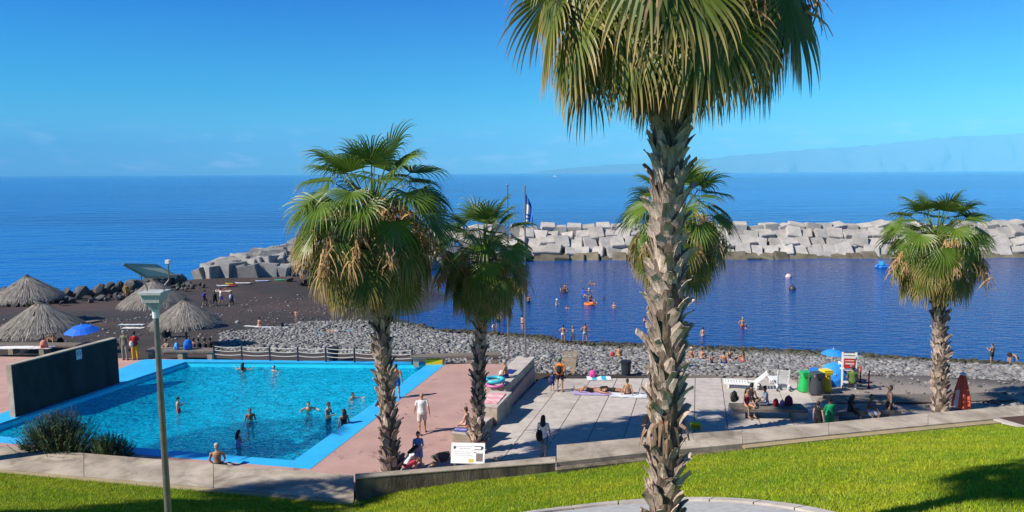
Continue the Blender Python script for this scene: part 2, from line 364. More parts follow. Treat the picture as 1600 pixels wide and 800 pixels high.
# ---- sea
def sea_mat():
    m = bpy.data.materials.new('sea_water'); m.use_nodes = True; t = m.node_tree; N = t.nodes.new; K = t.links.new
    b = t.nodes['Principled BSDF']; g = N('ShaderNodeNewGeometry'); sp = N('ShaderNodeSeparateXYZ'); K(g.outputs['Position'], sp.inputs['Vector'])
    b.inputs['IOR'].default_value = 1.33; b.inputs['Specular IOR Level'].default_value = 0.5
    # streaks of wind over the open sea
    st = N('ShaderNodeMapping'); st.inputs['Scale'].default_value = (0.0016, 0.0065, 1); K(g.outputs['Position'], st.inputs['Vector'])
    ns = N('ShaderNodeTexNoise'); ns.inputs['Scale'].default_value = 1.0; ns.inputs['Detail'].default_value = 6; K(st.outputs['Vector'], ns.inputs['Vector'])
    rs = N('ShaderNodeValToRGB'); rs.color_ramp.elements[0].position = 0.38; rs.color_ramp.elements[1].position = 0.66
    rs.color_ramp.elements[0].color = (0.0006, 0.050, 0.26, 1); rs.color_ramp.elements[1].color = (0.001, 0.13, 0.46, 1); K(ns.outputs['Fac'], rs.inputs['Fac'])
    bay = N('ShaderNodeMapRange'); bay.inputs['From Min'].default_value = 128; bay.inputs['From Max'].default_value = 118; K(sp.outputs['Y'], bay.inputs['Value'])
    bx = N('ShaderNodeMapRange'); bx.inputs['From Min'].default_value = -22; bx.inputs['From Max'].default_value = -12; K(sp.outputs['X'], bx.inputs['Value'])
    bm_ = N('ShaderNodeMath'); bm_.operation = 'MULTIPLY'; K(bay.outputs['Result'], bm_.inputs[0]); K(bx.outputs['Result'], bm_.inputs[1])
    mc = N('ShaderNodeMixRGB'); mc.inputs['Color2'].default_value = (0.0, 0.042, 0.20, 1); K(bm_.outputs['Value'], mc.inputs['Fac']); K(rs.outputs['Color'], mc.inputs['Color1'])
    K(mc.outputs['Color'], b.inputs['Base Color']); b.inputs['Roughness'].default_value = 0.12
    # waves
    def wave(scale, stretch, dist, prev):
        mp_ = N('ShaderNodeMapping'); mp_.inputs['Scale'].default_value = (scale * stretch[0], scale * stretch[1], scale); mp_.inputs['Rotation'].default_value = (0, 0, 0.25); K(g.outputs['Position'], mp_.inputs['Vector'])
        n = N('ShaderNodeTexNoise'); n.inputs['Scale'].default_value = 1; n.inputs['Detail'].default_value = 3; K(mp_.outputs['Vector'], n.inputs['Vector'])
        bp = N('ShaderNodeBump'); bp.inputs['Strength'].default_value = 1.0; bp.inputs['Distance'].default_value = dist; K(n.outputs['Fac'], bp.inputs['Height'])
        if prev: K(prev, bp.inputs['Normal'])
        return bp.outputs['Normal']
    w1 = wave(0.10, (0.5, 1.3), 1.7, None); w2 = wave(0.5, (0.6, 1.4), 0.5, w1); w3 = wave(2.2, (0.7, 1.2), 0.17, w2)
    c1 = wave(1.1, (0.55, 1.5), 0.13, None); c2 = wave(3.5, (0.8, 1.2), 0.035, c1)
    mv = N('ShaderNodeMix'); mv.data_type = 'VECTOR'; K(bm_.outputs['Value'], mv.inputs[0]); K(w3, mv.inputs[4]); K(c2, mv.inputs[5])
    K(mv.outputs[1], b.inputs['Normal'])
    return m
mb = MB(); S = 80000.0
mb.add([(-S, -2000, WZ), (S, -2000, WZ), (S, S, WZ), (-S, S, WZ)], [(0, 1, 2, 3)])
struct(mb.build('sea', sea_mat()), 'blue ocean and calm bay water')
# ---- faint mountainous coast on the right horizon
def hills():
    rg = np.random.default_rng(3); V = []; Fc = []
    prof = [(820, 271), (900, 262), (960, 257), (1060, 252), (1130, 245), (1200, 238), (1280, 233), (1350, 228), (1430, 222), (1500, 214), (1560, 211), (1650, 206), (1800, 200), (2000, 205), (2300, 215), (2700, 240), (3000, 268)]
    us = np.linspace(820, 3000, 220); hs = np.interp(us, [p[0] for p in prof], [p[1] for p in prof])
    hs = hs + np.convolve(rg.normal(0, 7, 220), np.ones(25) / 25, 'same')
    for u, v in zip(us, hs):
        p = atd(u, v, 30000); base = 0
        zt = max(p.z, 5); k = p.x
        for f_, zf in ((0.88, -0.01), (0.90, 0.18), (0.93, 0.5), (0.965, 0.8), (1.0, 1.0), (1.06, 0.6), (1.15, -0.02)):
            V.append((k * f_, 30000 * f_ + rg.normal(0, 200), zt * zf * (1 + rg.normal(0, 0.02)) + (WZ if zf < 0 else 0)))
    n = 7
    for i in range(219):
        for j in range(n - 1): Fc.append((i * n + j, (i + 1) * n + j, (i + 1) * n + j + 1, i * n + j + 1))
    o = link('hills', npmesh('hills', np.array(V), np.array(Fc), mat('hill_scrub', (0.16, 0.16, 0.12), (0.10, 0.12, 0.08), scale=0.001), smooth=True))
    struct(o, 'faint mountainous coast far across the sea')
hills()
# ---- air between the shore and that coast
mb = MB(); mb.box((0, 19500, 860), (120000, 43000, 1732))
hz = mb.build('haze'); hz['kind'] = 'stuff'; hz['label'] = 'thin sea haze in the air'
hm = bpy.data.materials.new('haze_air'); hm.use_nodes = True; t = hm.node_tree; t.nodes.clear()
vo = t.nodes.new('ShaderNodeVolumePrincipled'); oo = t.nodes.new('ShaderNodeOutputMaterial')
vo.inputs['Density'].default_value = 5.4e-5; vo.inputs['Color'].default_value = (0.24, 0.74, 1.0, 1); vo.inputs['Anisotropy'].default_value = -0.35
t.links.new(vo.outputs['Volume'], oo.inputs['Volume']); hz.data.materials.append(hm)
# ================================================================== CONCRETE, POOL, LAWN
M_CONC = mat('weathered_concrete', (0.46, 0.40, 0.325), (0.26, 0.22, 0.175), scale=0.9, rough=0.85, bump=0.012, bscale=25, detail=9, stain=(0.7, .5, .52, .16))
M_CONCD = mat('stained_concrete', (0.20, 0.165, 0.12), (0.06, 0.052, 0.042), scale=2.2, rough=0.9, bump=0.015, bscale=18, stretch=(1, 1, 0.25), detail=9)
M_CONCL = mat('pale_concrete', (0.50, 0.455, 0.41), (0.40, 0.36, 0.325), scale=2.5, rough=0.85, bump=0.006, bscale=40, rnd=0.07, detail=9, stain=(0.55, .22, .48, .22))
M_PINK = mat('pink_screed', (0.44, 0.28, 0.245), (0.36, 0.225, 0.20), scale=0.8, rough=0.8, bump=0.004, bscale=40, detail=9, stain=(1.1, .38, .60, .05))
M_BLUE = mat('pool_paint', (0.035, 0.42, 0.80), (0.03, 0.36, 0.73), scale=1.2, rough=0.45, detail=8)
M_POOLF = mat('pool_floor_paint', (0.02, 0.78, 0.95), (0.01, 0.56, 0.88), scale=0.55, rough=0.5, detail=7, ramp=(0.35, 0.7))
def ringquads(mb, outer, inner, z, zb):
    n = len(outer)
    for i in range(n):
        j = (i + 1) % n; q = [outer[i], outer[j], inner[j], inner[i]]
        mb.prism([(p.x, p.y) for p in q], zb, z)
# pink deck: outline with the pool cut out
def deck():
    out = [(p[0], p[1]) for p in DECKPOLY]; hole = [(p.x, p.y) for p in POOL_IN]
    ov = [Vector((*p, 0)) for p in out]; hv = [Vector((*p, 0)) for p in hole]
    tri = tessellate_polygon([ov, hv]); mb = MB(); vs = ov + hv
    fs = []
    for a, b, c in tri:
        A, B, C = vs[a], vs[b], vs[c]
        fs.append((a, b, c) if (B - A).cross(C - A).z > 0 else (a, c, b))
    mb.add(vs, fs)
    n = len(ov)
    wall = [(p.x, p.y, 0) for p in ov] + [(p.x, p.y, -3.5) for p in ov]
    mb.add(wall, [(i, (i + 1) % n, n + (i + 1) % n, n + i) for i in range(n)] )
    return mb.build('pool_deck', M_PINK)
pool_deck = struct(deck(), 'pink pool deck')
mb = MB(); ringquads(mb, POOL_OUT, POOL_IN, 0.012, -0.10)
pl = [I_NL + Vector((-0.9, 0.3, 0)), O_FL + Vector((-2.6, 0.05, 0)), O_FL + Vector((0.0, -0.05, 0)), I_NL]
mb.prism([(p.x, p.y) for p in pl], -0.08, 0.008)
struct(mb.build('pool_coping', M_BLUE), 'bright blue painted pool border')
mb = MB()
n4 = [(p.x, p.y) for p in POOL_IN]; ZF = -1.25
vs = [(x, y, -0.005) for x, y in n4] + [(x, y, ZF) for x, y in n4]
mb.add(vs, [(4, 5, 6, 7)] + [((i + 1) % 4, i, 4 + i, 4 + (i + 1) % 4) for i in range(4)])
struct(mb.build('pool_basin', M_POOLF), 'turquoise painted pool basin')
def pool_water():
    m = bpy.data.materials.new('pool_water'); m.use_nodes = True; t = m.node_tree; t.nodes.clear(); N = t.nodes.new; K = t.links.new
    out = N('ShaderNodeOutputMaterial'); tr = N('ShaderNodeBsdfTransparent'); tr.inputs['Color'].default_value = (0.80, 0.985, 1.0, 1)
    gl = N('ShaderNodeBsdfGlossy'); gl.inputs['Roughness'].default_value = 0.03; gl.inputs['Color'].default_value = (1, 1, 1, 1)
    g = N('ShaderNodeNewGeometry')
    def bmp(sc, d, prev, st=(1, 1)):
        mp_ = N('ShaderNodeMapping'); mp_.inputs['Scale'].default_value = (sc * st[0], sc * st[1], sc); mp_.inputs['Rotation'].default_value = (0, 0, 0.3); K(g.outputs['Position'], mp_.inputs['Vector'])
        n = N('ShaderNodeTexNoise'); n.inputs['Scale'].default_value = 1; n.inputs['Detail'].default_value = 2; n.inputs['Distortion'].default_value = 0.8; K(mp_.outputs['Vector'], n.inputs['Vector'])
        b = N('ShaderNodeBump'); b.inputs['Distance'].default_value = d; K(n.outputs['Fac'], b.inputs['Height'])
        if prev: K(prev, b.inputs['Normal'])
        return b.outputs['Normal']
    nrm = bmp(7.0, 0.14, bmp(2.6, 0.62, bmp(0.9, 0.75, None, (0.7, 1.2)), (0.7, 1.3)))
    fr = N('ShaderNodeFresnel'); fr.inputs['IOR'].default_value = 1.33; K(nrm, fr.inputs['Normal']); K(nrm, gl.inputs['Normal'])
    rf = N('ShaderNodeBsdfRefraction'); rf.inputs['IOR'].default_value = 1.33; rf.inputs['Roughness'].default_value = 0.0; rf.inputs['Color'].default_value = (0.78, 0.97, 1.0, 1); K(nrm, rf.inputs['Normal'])
    df = N('ShaderNodeBsdfDiffuse'); df.inputs['Color'].default_value = (0.004, 0.58, 0.95, 1); K(nrm, df.inputs['Normal'])
    mixr = N('ShaderNodeMixShader'); mixr.inputs['Fac'].default_value = 0.25; K(tr.outputs['BSDF'], mixr.inputs[1]); K(rf.outputs['BSDF'], mixr.inputs[2])
    mixd = N('ShaderNodeMixShader'); mixd.inputs['Fac'].default_value = 0.42; K(mixr.outputs['Shader'], mixd.inputs[1]); K(df.outputs['BSDF'], mixd.inputs[2])
    ms = N('ShaderNodeMixShader'); K(fr.outputs['Fac'], ms.inputs['Fac']); K(mixd.outputs['Shader'], ms.inputs[1]); K(gl.outputs['BSDF'], ms.inputs[2])
    K(ms.outputs['Shader'], out.inputs['Surface']); return m
PWZ = -0.28
mb = MB(); mb.add([(x, y, PWZ) for x, y in n4], [(0, 1, 2, 3)])
struct(mb.build('pool_water', pool_water()), 'rippled turquoise pool water')
# ---- plaza of long concrete slabs
mb = MB(); mb.prism(PLAZA, lambda x, y: pz(x, y) - 0.4, lambda x, y: pz(x, y) - 0.035)
plaza = struct(mb.build('plaza', mat('slab_bedding', (0.10, 0.095, 0.09))), 'sloping concrete plaza between pool and beach')
org = Vector((PLAZA[5][0], PLAZA[5][1], 0))
cc = [(p[0], p[1]) for p in PLAZA]
for iu in range(-1, 14):
    for iv in range(-6, 3):
        off = 1.9 if iu % 2 else 0.0
        a = org + DIRU * (iu * 1.42 + 0.02) + DIRV * (iv * 3.8 + off + 0.015)
        q = [a, a + DIRU * 1.385, a + DIRU * 1.385 + DIRV * 3.77, a + DIRV * 3.77]
        pc = clip([(p.x, p.y) for p in q], cc)
        if len(pc) < 3: continue
        cx = sum(p[0] for p in pc) / len(pc); cy = sum(p[1] for p in pc) / len(pc); dz = random.uniform(-0.004, 0.004)
        mb = MB(); mb.prism([(p[0] - cx, p[1] - cy) for p in pc], lambda x, y: pz(x + cx, y + cy) - 0.10, lambda x, y: pz(x + cx, y + cy) + dz)
        mb.build('paving_slab', M_CONCL, plaza, loc=(cx, cy, 0))
# ---- lawn
_ed = []
for u, v, z in ((0, 733, 0.33), (555, 782, 0.30), (640, 757, 0.45), (740, 746, 0.62), (869, 735, 0.76), (1022, 713, 0.85), (1295, 683, 0.93), (1600, 656, 0.95)):
    p = at(u, v, z); _ed.append((p.x, p.y, z))
_ed.sort()
EDX = [_ed[0][0] - 30] + [e[0] for e in _ed] + [_ed[-1][0] + 15]
EDY = [_ed[0][1] + 6] + [e[1] for e in _ed] + [_ed[-1][1] + 1.5]
EDZ = [0.33] + [e[2] for e in _ed] + [0.95]
def edge(x): return np.interp(x, EDX, EDY), np.interp(x, EDX, EDZ)
def lawn_z(x, y):
    ey, ez = edge(x); d = np.maximum(ey - y, 0)
    return ez - 0.02 + 0.30 * (d - 0.8 * (1 - np.exp(-d / 0.8)))
lawnf = lambda x, y: float(lawn_z(x, y))
gx = np.arange(-45, 40.01, 0.6); tt = np.linspace(0, 1, 46)
LX, LT = np.meshgrid(gx, tt); EY, EZ = edge(LX)
LY = EY + 0.05 + (-4 - EY) * LT; LZ = lawn_z(LX, LY)
ny, nx = LX.shape; idx = np.arange(nx * ny).reshape(ny, nx)
Fq = np.stack([idx[:-1, :-1], idx[1:, :-1], idx[1:, 1:], idx[:-1, 1:]], -1).reshape(-1, 4)
lawn = link('lawn', npmesh('lawn', np.stack([LX, LY, LZ], -1).reshape(-1, 3), Fq, mat('lawn_soil', (0.12, 0.19, 0.018), (0.07, 0.12, 0.012), scale=2.5, rough=0.95, detail=8), smooth=True))
struct(lawn, 'sloping green lawn bank')
# ---- curved kerb and path at the foot of the big palm
c_pts = [on(u, v, lawnf, 4.0) for u, v in ((842, 800), (1010, 783), (1285, 800))]
(x1, y1), (x2, y2), (x3, y3) = [(p.x, p.y) for p in c_pts]
dd = 2 * (x1 * (y2 - y3) + x2 * (y3 - y1) + x3 * (y1 - y2))
kx = ((x1**2 + y1**2) * (y2 - y3) + (x2**2 + y2**2) * (y3 - y1) + (x3**2 + y3**2) * (y1 - y2)) / dd
ky = ((x1**2 + y1**2) * (x3 - x2) + (x2**2 + y2**2) * (x1 - x3) + (x3**2 + y3**2) * (x2 - x1)) / dd
KR = math.hypot(x1 - kx, y1 - ky); KC = (kx, ky)
def arc(mb, r0, r1, zo, thick, a0, a1, n):
    for i in range(n):
        A, B = a0 + (a1 - a0) * i / n, a0 + (a1 - a0) * (i + 1) / n
        q = [(kx + r * math.cos(a), ky + r * math.sin(a)) for r, a in ((r0, A), (r1, A), (r1, B), (r0, B))]
        mb.prism(q, lambda x, y: lawnf(x, y) + zo - thick, lambda x, y: lawnf(x, y) + zo)
mb = MB(); arc(mb, max(KR - 2.6, 0.3), KR - 0.32, 0.02, 0.3, 0.1, math.pi - 0.1, 40)
struct(mb.build('path', mat('path_paving', (0.42, 0.42, 0.42), (0.33, 0.33, 0.33), scale=5, rough=0.85)), 'pale curved path')
kerb_t = thing('kerb', 'curved pale concrete kerb around the foot of the tallest palm', 'kerb', (0, 0, 0))
nK = 11
for i in range(nK):
    mb = MB(); g = 0.004; arc(mb, KR - 0.31, KR, 0.07, 0.25, 0.1 + (math.pi - 0.2) * (i / nK) + g, 0.1 + (math.pi - 0.2) * ((i + 1) / nK) - g, 4)
    mb.build('kerb_stone', M_CONCL, kerb_t)
print('kerb circle', KC, KR, [tuple(p) for p in c_pts])
# ---- concrete band left of the wall, and the wall itself
bn0, bn1 = at(0, 733, 0.35), at(553, 781.5, 0.35); bf0, bf1 = at(0, 697, 0.35), at(553, 743, 0.35)
ex = lambda a, b, k: a + (a - b) * k
bl0, bl1 = ex(bn0, bn1, 1.6), ex(bf0, bf1, 1.6)
ledge = thing('concrete_ledge', 'broad weathered concrete ledge between lawn and pool', 'ledge')
for i in range(7):
    a, b = i / 7 + 0.0003, (i + 1) / 7 - 0.0003
    q = [bl0.lerp(bn1, a), bl0.lerp(bn1, b), bl1.lerp(bf1, b), bl1.lerp(bf1, a)]
    MB().prism([(p.x, p.y) for p in q], -0.6, 0.35).build('coping_slab', M_CONC, ledge)
q = [bl0 + Vector((0, -0.28, 0)), bn1 + Vector((0, -0.28, 0)), bn1 + Vector((0, -0.012, 0)), bl0 + Vector((0, -0.012, 0))]
MB().prism([(p.x, p.y) for p in q], -0.6, 0.335).build('edging_strip', mat('ochre_edging', (0.36, 0.29, 0.17), (0.28, 0.23, 0.14), scale=2, rough=0.9, bump=0.01, bscale=30), ledge)
WT = 1.04
low_wall = thing('retaining_wall', 'low stained concrete wall along the lawn edge', 'wall')
wpts = [(555, 748.5, 742), (640, 741, 735.5), (740, 733, 727), (868, 723.5, 714.5)]
fr = [at(u, v, WT) for u, v, _ in wpts]; bk = [at(u, v, WT) for u, _, v in wpts]
for i in range(3):
    q = [fr[i], fr[i + 1], bk[i + 1], bk[i]]
    MB().prism([(p.x, p.y) for p in q], -0.7, WT - 0.004).build('wall_panel', M_CONCD, low_wall)
    q2 = [p + Vector((0, d, 0)) for p, d in zip(q, (-0.012, -0.012, 0.02, 0.02))]
    MB().prism([(p.x, p.y) for p in q2], WT - 0.006, WT + 0.03).build('wall_cap', M_CONC, low_wall)
broad = thing('broad_wall', 'broad weathered concrete parapet along the lawn on the right', 'wall')
wp2 = [(869.5, 722.5, 695.5), (1022, 706, 681.5), (1160, 693, 671), (1295, 679, 660), (1450, 664, 645.5), (1600, 650, 632.5)]
fr = [at(u, v, WT) for u, v, _ in wp2]; bk = [at(u, v, WT) for u, _, v in wp2]
fr.append(fr[-1] + (fr[-1] - fr[-2]) * 1.5); bk.append(bk[-1] + (bk[-1] - bk[-2]) * 1.5)
for i in range(len(fr) - 1):
    e = (fr[i + 1] - fr[i]).normalized() * 0.008
    q = [fr[i] + e, fr[i + 1] - e, bk[i + 1] - e, bk[i] + e]
    MB().prism([(p.x, p.y) for p in q], -0.7, WT).build('coping_slab', M_CONC, broad)
    q = [fr[i] + Vector((0, -0.30, 0)), fr[i + 1] + Vector((0, -0.30, 0)), fr[i + 1] + Vector((0, -0.012, 0)), fr[i] + Vector((0, -0.012, 0))]
    MB().prism([(p.x, p.y) for p in q], -0.7, 0.99 if i > 1 else 0.90).build('edging_strip', MATS['ochre_edging'] if i > 1 else M_CONCD, broad)
# ================================================================== PALMS
def leaf_mat(name, g1, g2, tipc, t0, t1, trans=0.28, rough=0.42, spec=0.45):
    m = bpy.data.materials.new(name); m.use_nodes = True; t = m.node_tree; t.nodes.clear(); N = t.nodes.new; K = t.links.new
    out = N('ShaderNodeOutputMaterial'); b = N('ShaderNodeBsdfPrincipled'); b.inputs['Roughness'].default_value = rough; b.inputs['Specular IOR Level'].default_value = spec
    oi = N('ShaderNodeObjectInfo'); at_ = N('ShaderNodeAttribute'); at_.attribute_name = 'tip'; sp = N('ShaderNodeSeparateColor'); K(at_.outputs['Color'], sp.inputs['Color'])
    mx = N('ShaderNodeMixRGB'); mx.inputs['Color1'].default_value = (*g1, 1); mx.inputs['Color2'].default_value = (*g2, 1)
    av = N('ShaderNodeMath'); av.operation = 'ADD'; K(oi.outputs['Random'], av.inputs[0]); K(sp.outputs['Green'], av.inputs[1])
    hf = N('ShaderNodeMath'); hf.operation = 'MULTIPLY'; hf.inputs[1].default_value = 0.5; K(av.outputs['Value'], hf.inputs[0]); K(hf.outputs['Value'], mx.inputs['Fac'])
    mr = N('ShaderNodeMapRange'); mr.inputs['From Min'].default_value = t0; mr.inputs['From Max'].default_value = t1; K(sp.outputs['Red'], mr.inputs['Value'])
    m2 = N('ShaderNodeMixRGB'); m2.inputs['Color2'].default_value = (*tipc, 1); K(mr.outputs['Result'], m2.inputs['Fac']); K(mx.outputs['Color'], m2.inputs['Color1'])
    K(m2.outputs['Color'], b.inputs['Base Color'])
    tr = N('ShaderNodeBsdfTranslucent'); K(m2.outputs['Color'], tr.inputs['Color'])
    ms = N('ShaderNodeMixShader'); ms.inputs['Fac'].default_value = trans; K(b.outputs['BSDF'], ms.inputs[1]); K(tr.outputs['BSDF'], ms.inputs[2]); K(ms.outputs['Shader'], out.inputs['Surface'])
    return m
LM_G = leaf_mat('palm_leaf_green', (0.060, 0.125, 0.014), (0.15, 0.235, 0.024), (0.34, 0.29, 0.10), 0.78, 1.15)
LM_O = leaf_mat('palm_leaf_ageing', (0.075, 0.12, 0.014), (0.16, 0.20, 0.025), (0.52, 0.37, 0.14), 0.55, 0.98)
LM_D = leaf_mat('palm_leaf_dead', (0.32, 0.185, 0.075), (0.56, 0.37, 0.19), (0.42, 0.31, 0.19), 0.4, 1.0, trans=0.15, rough=0.8, spec=0.15)
LM_S = leaf_mat('palm_skirt_dead', (0.09, 0.058, 0.032), (0.19, 0.125, 0.066), (0.34, 0.24, 0.14), 0.55, 1.0, trans=0.1, rough=0.85, spec=0.1)
def palm_leaf(elev, seed, L=1.05, pet=1.15, N=38, kind='g'):
    rg = random.Random(seed); mb = MB()
    # petiole
    d = Vector((math.cos(elev), 0, math.sin(elev))); p = Vector((0, 0, 0)); pts = [p.copy()]
    sag = {'g': 0.055, 'o': 0.10, 'd': 0.22, 's': 0.10}[kind] * rg.uniform(0.7, 1.4)
    for k in range(6):
        d = (d + Vector((0, 0, -sag * (0.4 + 0.25 * k) * max(0.15, math.cos(elev) + 0.1)))).normalized(); p = p + d * pet / 6; pts.append(p.copy())
    for k in range(len(pts) - 1):
        pass
    o = len(mb.v); mb.tube(pts, [0.032 - 0.0035 * k for k in range(7)], n=5)
    mb.c[o:] = [(0.15, 1.6, 0)] * (len(mb.v) - o)
    pit = math.asin(max(-1, min(1, d.z))); dl = {'g': R(12) + max(0, R(74) - elev) * 0.62, 'o': R(36), 'd': R(35), 's': 0.0}[kind] * rg.uniform(.75, 1.2)
    pit = max(pit - dl, R(-84)) if kind != 's' else pit; d = Vector((math.cos(pit), 0, math.sin(pit)))
    tilt = rg.uniform(-0.45, 0.45)
    S0 = Matrix.Rotation(tilt, 3, d) @ Vector((0, 1, 0)); Nn = d.cross(S0).normalized() * -1
    if Nn.z < 0 and abs(d.z) < 0.9: Nn = -Nn
    spread = {'g': 1.75, 'o': 1.6, 'd': 1.0, 's': 0.85}[kind] * rg.uniform(0.92, 1.06)
    g0 = {'g': 0.42, 'o': 0.52, 'd': 0.55, 's': 0.45}[kind]
    nst = 8
    for i in range(N):
        q = (i + 0.5) / N * 2 - 1; phi = q * spread
        Ls = L * (0.72 + 0.28 * math.cos(phi * 0.8)) * rg.uniform(0.92, 1.06)
        dr = (d * math.cos(phi) + S0 * math.sin(phi) + Nn * (0.10 + 0.16 * abs(q))).normalized()
        side = (S0 * math.cos(phi) - d * math.sin(phi)).normalized()
        pos = p.copy(); vs = []; cs = []; gg = g0 * rg.uniform(0.7, 1.5); wv = rg.uniform(-0.06, 0.06)
        pl = 0.45 if i % 2 else -0.45; gr = rg.random()
        for k in range(nst + 1):
            r = k / nst
            w = Ls * (2 * spread / N) * (min(r, 0.42) if r < 0.42 else 0.42 * (1 - ((r - 0.42) / 0.58) ** 1.3)) * 0.55 + 0.001
            sd = (side - dr * side.dot(dr)).normalized(); nn = dr.cross(sd)
            sp_ = (sd * math.cos(pl) + nn * math.sin(pl)) * w
            vs += [pos - sp_, pos + sp_]; cs += [(r, gr, 0)] * 2
            bend = gg * (max(0, r - 0.30) ** 1.1) * 1.8 + 0.015
            dr = (dr + Vector((0, 0, -bend)) + sd * wv * r).normalized(); pos = pos + dr * Ls / nst
        o = len(mb.v); mb.add(vs, [(2 * k, 2 * k + 1, 2 * k + 3, 2 * k + 2) for k in range(nst)]); mb.c[o:] = cs
    return mb.mesh('palm_leaf', {'g': LM_G, 'o': LM_O, 'd': LM_D, 's': LM_S}[kind], col='tip')
def flower_stalk(seed):
    rg = random.Random(seed); mb = MB(); d = Vector((0.9, 0, 0.35)); p = Vector((0, 0, 0)); pts = [p.copy()]
    for k in range(10):
        d = (d + Vector((0, rg.uniform(-.04, .04), -0.22))).normalized(); p = p + d * 0.21; pts.append(p.copy())
    mb.tube(pts, [0.018 - 0.0012 * k for k in range(11)], n=5); mb.c = [(0.1, 0.5, 0)] * len(mb.v)
    for k in range(3, 11):
        for j in range(9):
            q = pts[k] + Vector((rg.gauss(0, .05), rg.gauss(0, .06), rg.gauss(0, .05))); dr = Vector((rg.gauss(0.1, .4), rg.gauss(0, .4), -0.8 + rg.gauss(0, .3))).normalized(); w = rg.uniform(.012, .030); Lg = rg.uniform(.25, .6)
            sd = dr.cross(Vector((rg.random(), rg.random(), .3))).normalized(); vs = []
            for m_ in range(4):
                vs += [q - sd * w * (1 - m_ * .25), q + sd * w * (1 - m_ * .25)]; q = q + dr * Lg / 3; dr = (dr + Vector((rg.gauss(0, .15), rg.gauss(0, .15), -0.45))).normalized()
            o = len(mb.v); mb.add(vs, [(2 * m_, 2 * m_ + 1, 2 * m_ + 3, 2 * m_ + 2) for m_ in range(3)]); mb.c[o:] = [(0.4 + .2 * rg.random(), rg.random(), 0)] * len(vs)
    return mb.mesh('flower_stalk', LM_D, col='tip')
GREENE = [74, 58, 44, 31, 19, 8]; OLDE = [6, -3, -12, -22, -34, -50]
LEAF_G = [[palm_leaf(R(e), 100 * i + j, L=1.10, pet=1.0 + 0.07 * i, kind='g') for j in range(3)] for i, e in enumerate(GREENE)]
LEAF_O = [[palm_leaf(R(e), 900 + 100 * i + j, L=1.10, pet=1.42, kind='o') for j in range(3)] for i, e in enumerate(OLDE)]
LEAF_D = [palm_leaf(R(e), 2000 + i, L=0.95, pet=0.8, N=22, kind='d') for i, e in enumerate((5, -10, -25, -40))]
LEAF_S = [palm_leaf(R(e), 3000 + i, L=1.1, pet=0.35, N=26, kind='s') for i, e in enumerate((-68, -76, -82, -86))]
STALK = [flower_stalk(k) for k in range(4)]
def boot(seed, fl):
    """a cut leaf base: a strap that hugs the trunk then flares out, ragged at its end"""
    rg = random.Random(seed); mb = MB(); n = 5; Lg = rg.uniform(.34, .52); vs = []
    sk = rg.uniform(-0.5, 0.5); y = z = 0.0; ang = 0.05; w0 = rg.uniform(.115, .16)
    for k in range(n + 1):
        r = k / n; w = w0 * (1 - 0.60 * r ** 1.3); th = 0.030 * (1 - .55 * r)
        xo = sk * 0.12 * r; rag = rg.uniform(-.03, .03) if k == n else 0; curl = 0.03 * (1 - r)
        vs += [(xo - w, y - curl, z + rag), (xo, y + .012, z), (xo + w, y - curl, z - rag), (xo + w * .85, y - th - curl, z - rag), (xo - w * .85, y - th - curl, z + rag)]
        ang += fl / n * (0.4 + 1.2 * r); y += math.sin(ang) * Lg / n; z += math.cos(ang) * Lg / n
    fs = []
    for k in range(n):
        for j in range(5): fs.append((k * 5 + j, k * 5 + (j + 1) % 5, (k + 1) * 5 + (j + 1) % 5, (k + 1) * 5 + j))
    fs.append((4, 3, 2, 1, 0)); fs.append(tuple(n * 5 + j for j in range(5)))
    mb.add(vs, fs); return mb
M_BOOT = mat('palm_leaf_base', (0.58, 0.465, 0.385), (0.26, 0.19, 0.145), scale=9, rough=0.9, bump=0.012, bscale=35, stretch=(2.5, 1, 0.5), rnd=0.4, detail=6)
M_TRUNK = mat('palm_trunk_fibre', (0.20, 0.15, 0.11), (0.045, 0.034, 0.025), scale=11, rough=0.95, bump=0.05, bscale=12, stretch=(1, 1, 0.35))
BOOTS = [boot(k, random.Random(k).uniform(0.2, 0.95)).mesh('leaf_base', M_BOOT) for k in range(12)]
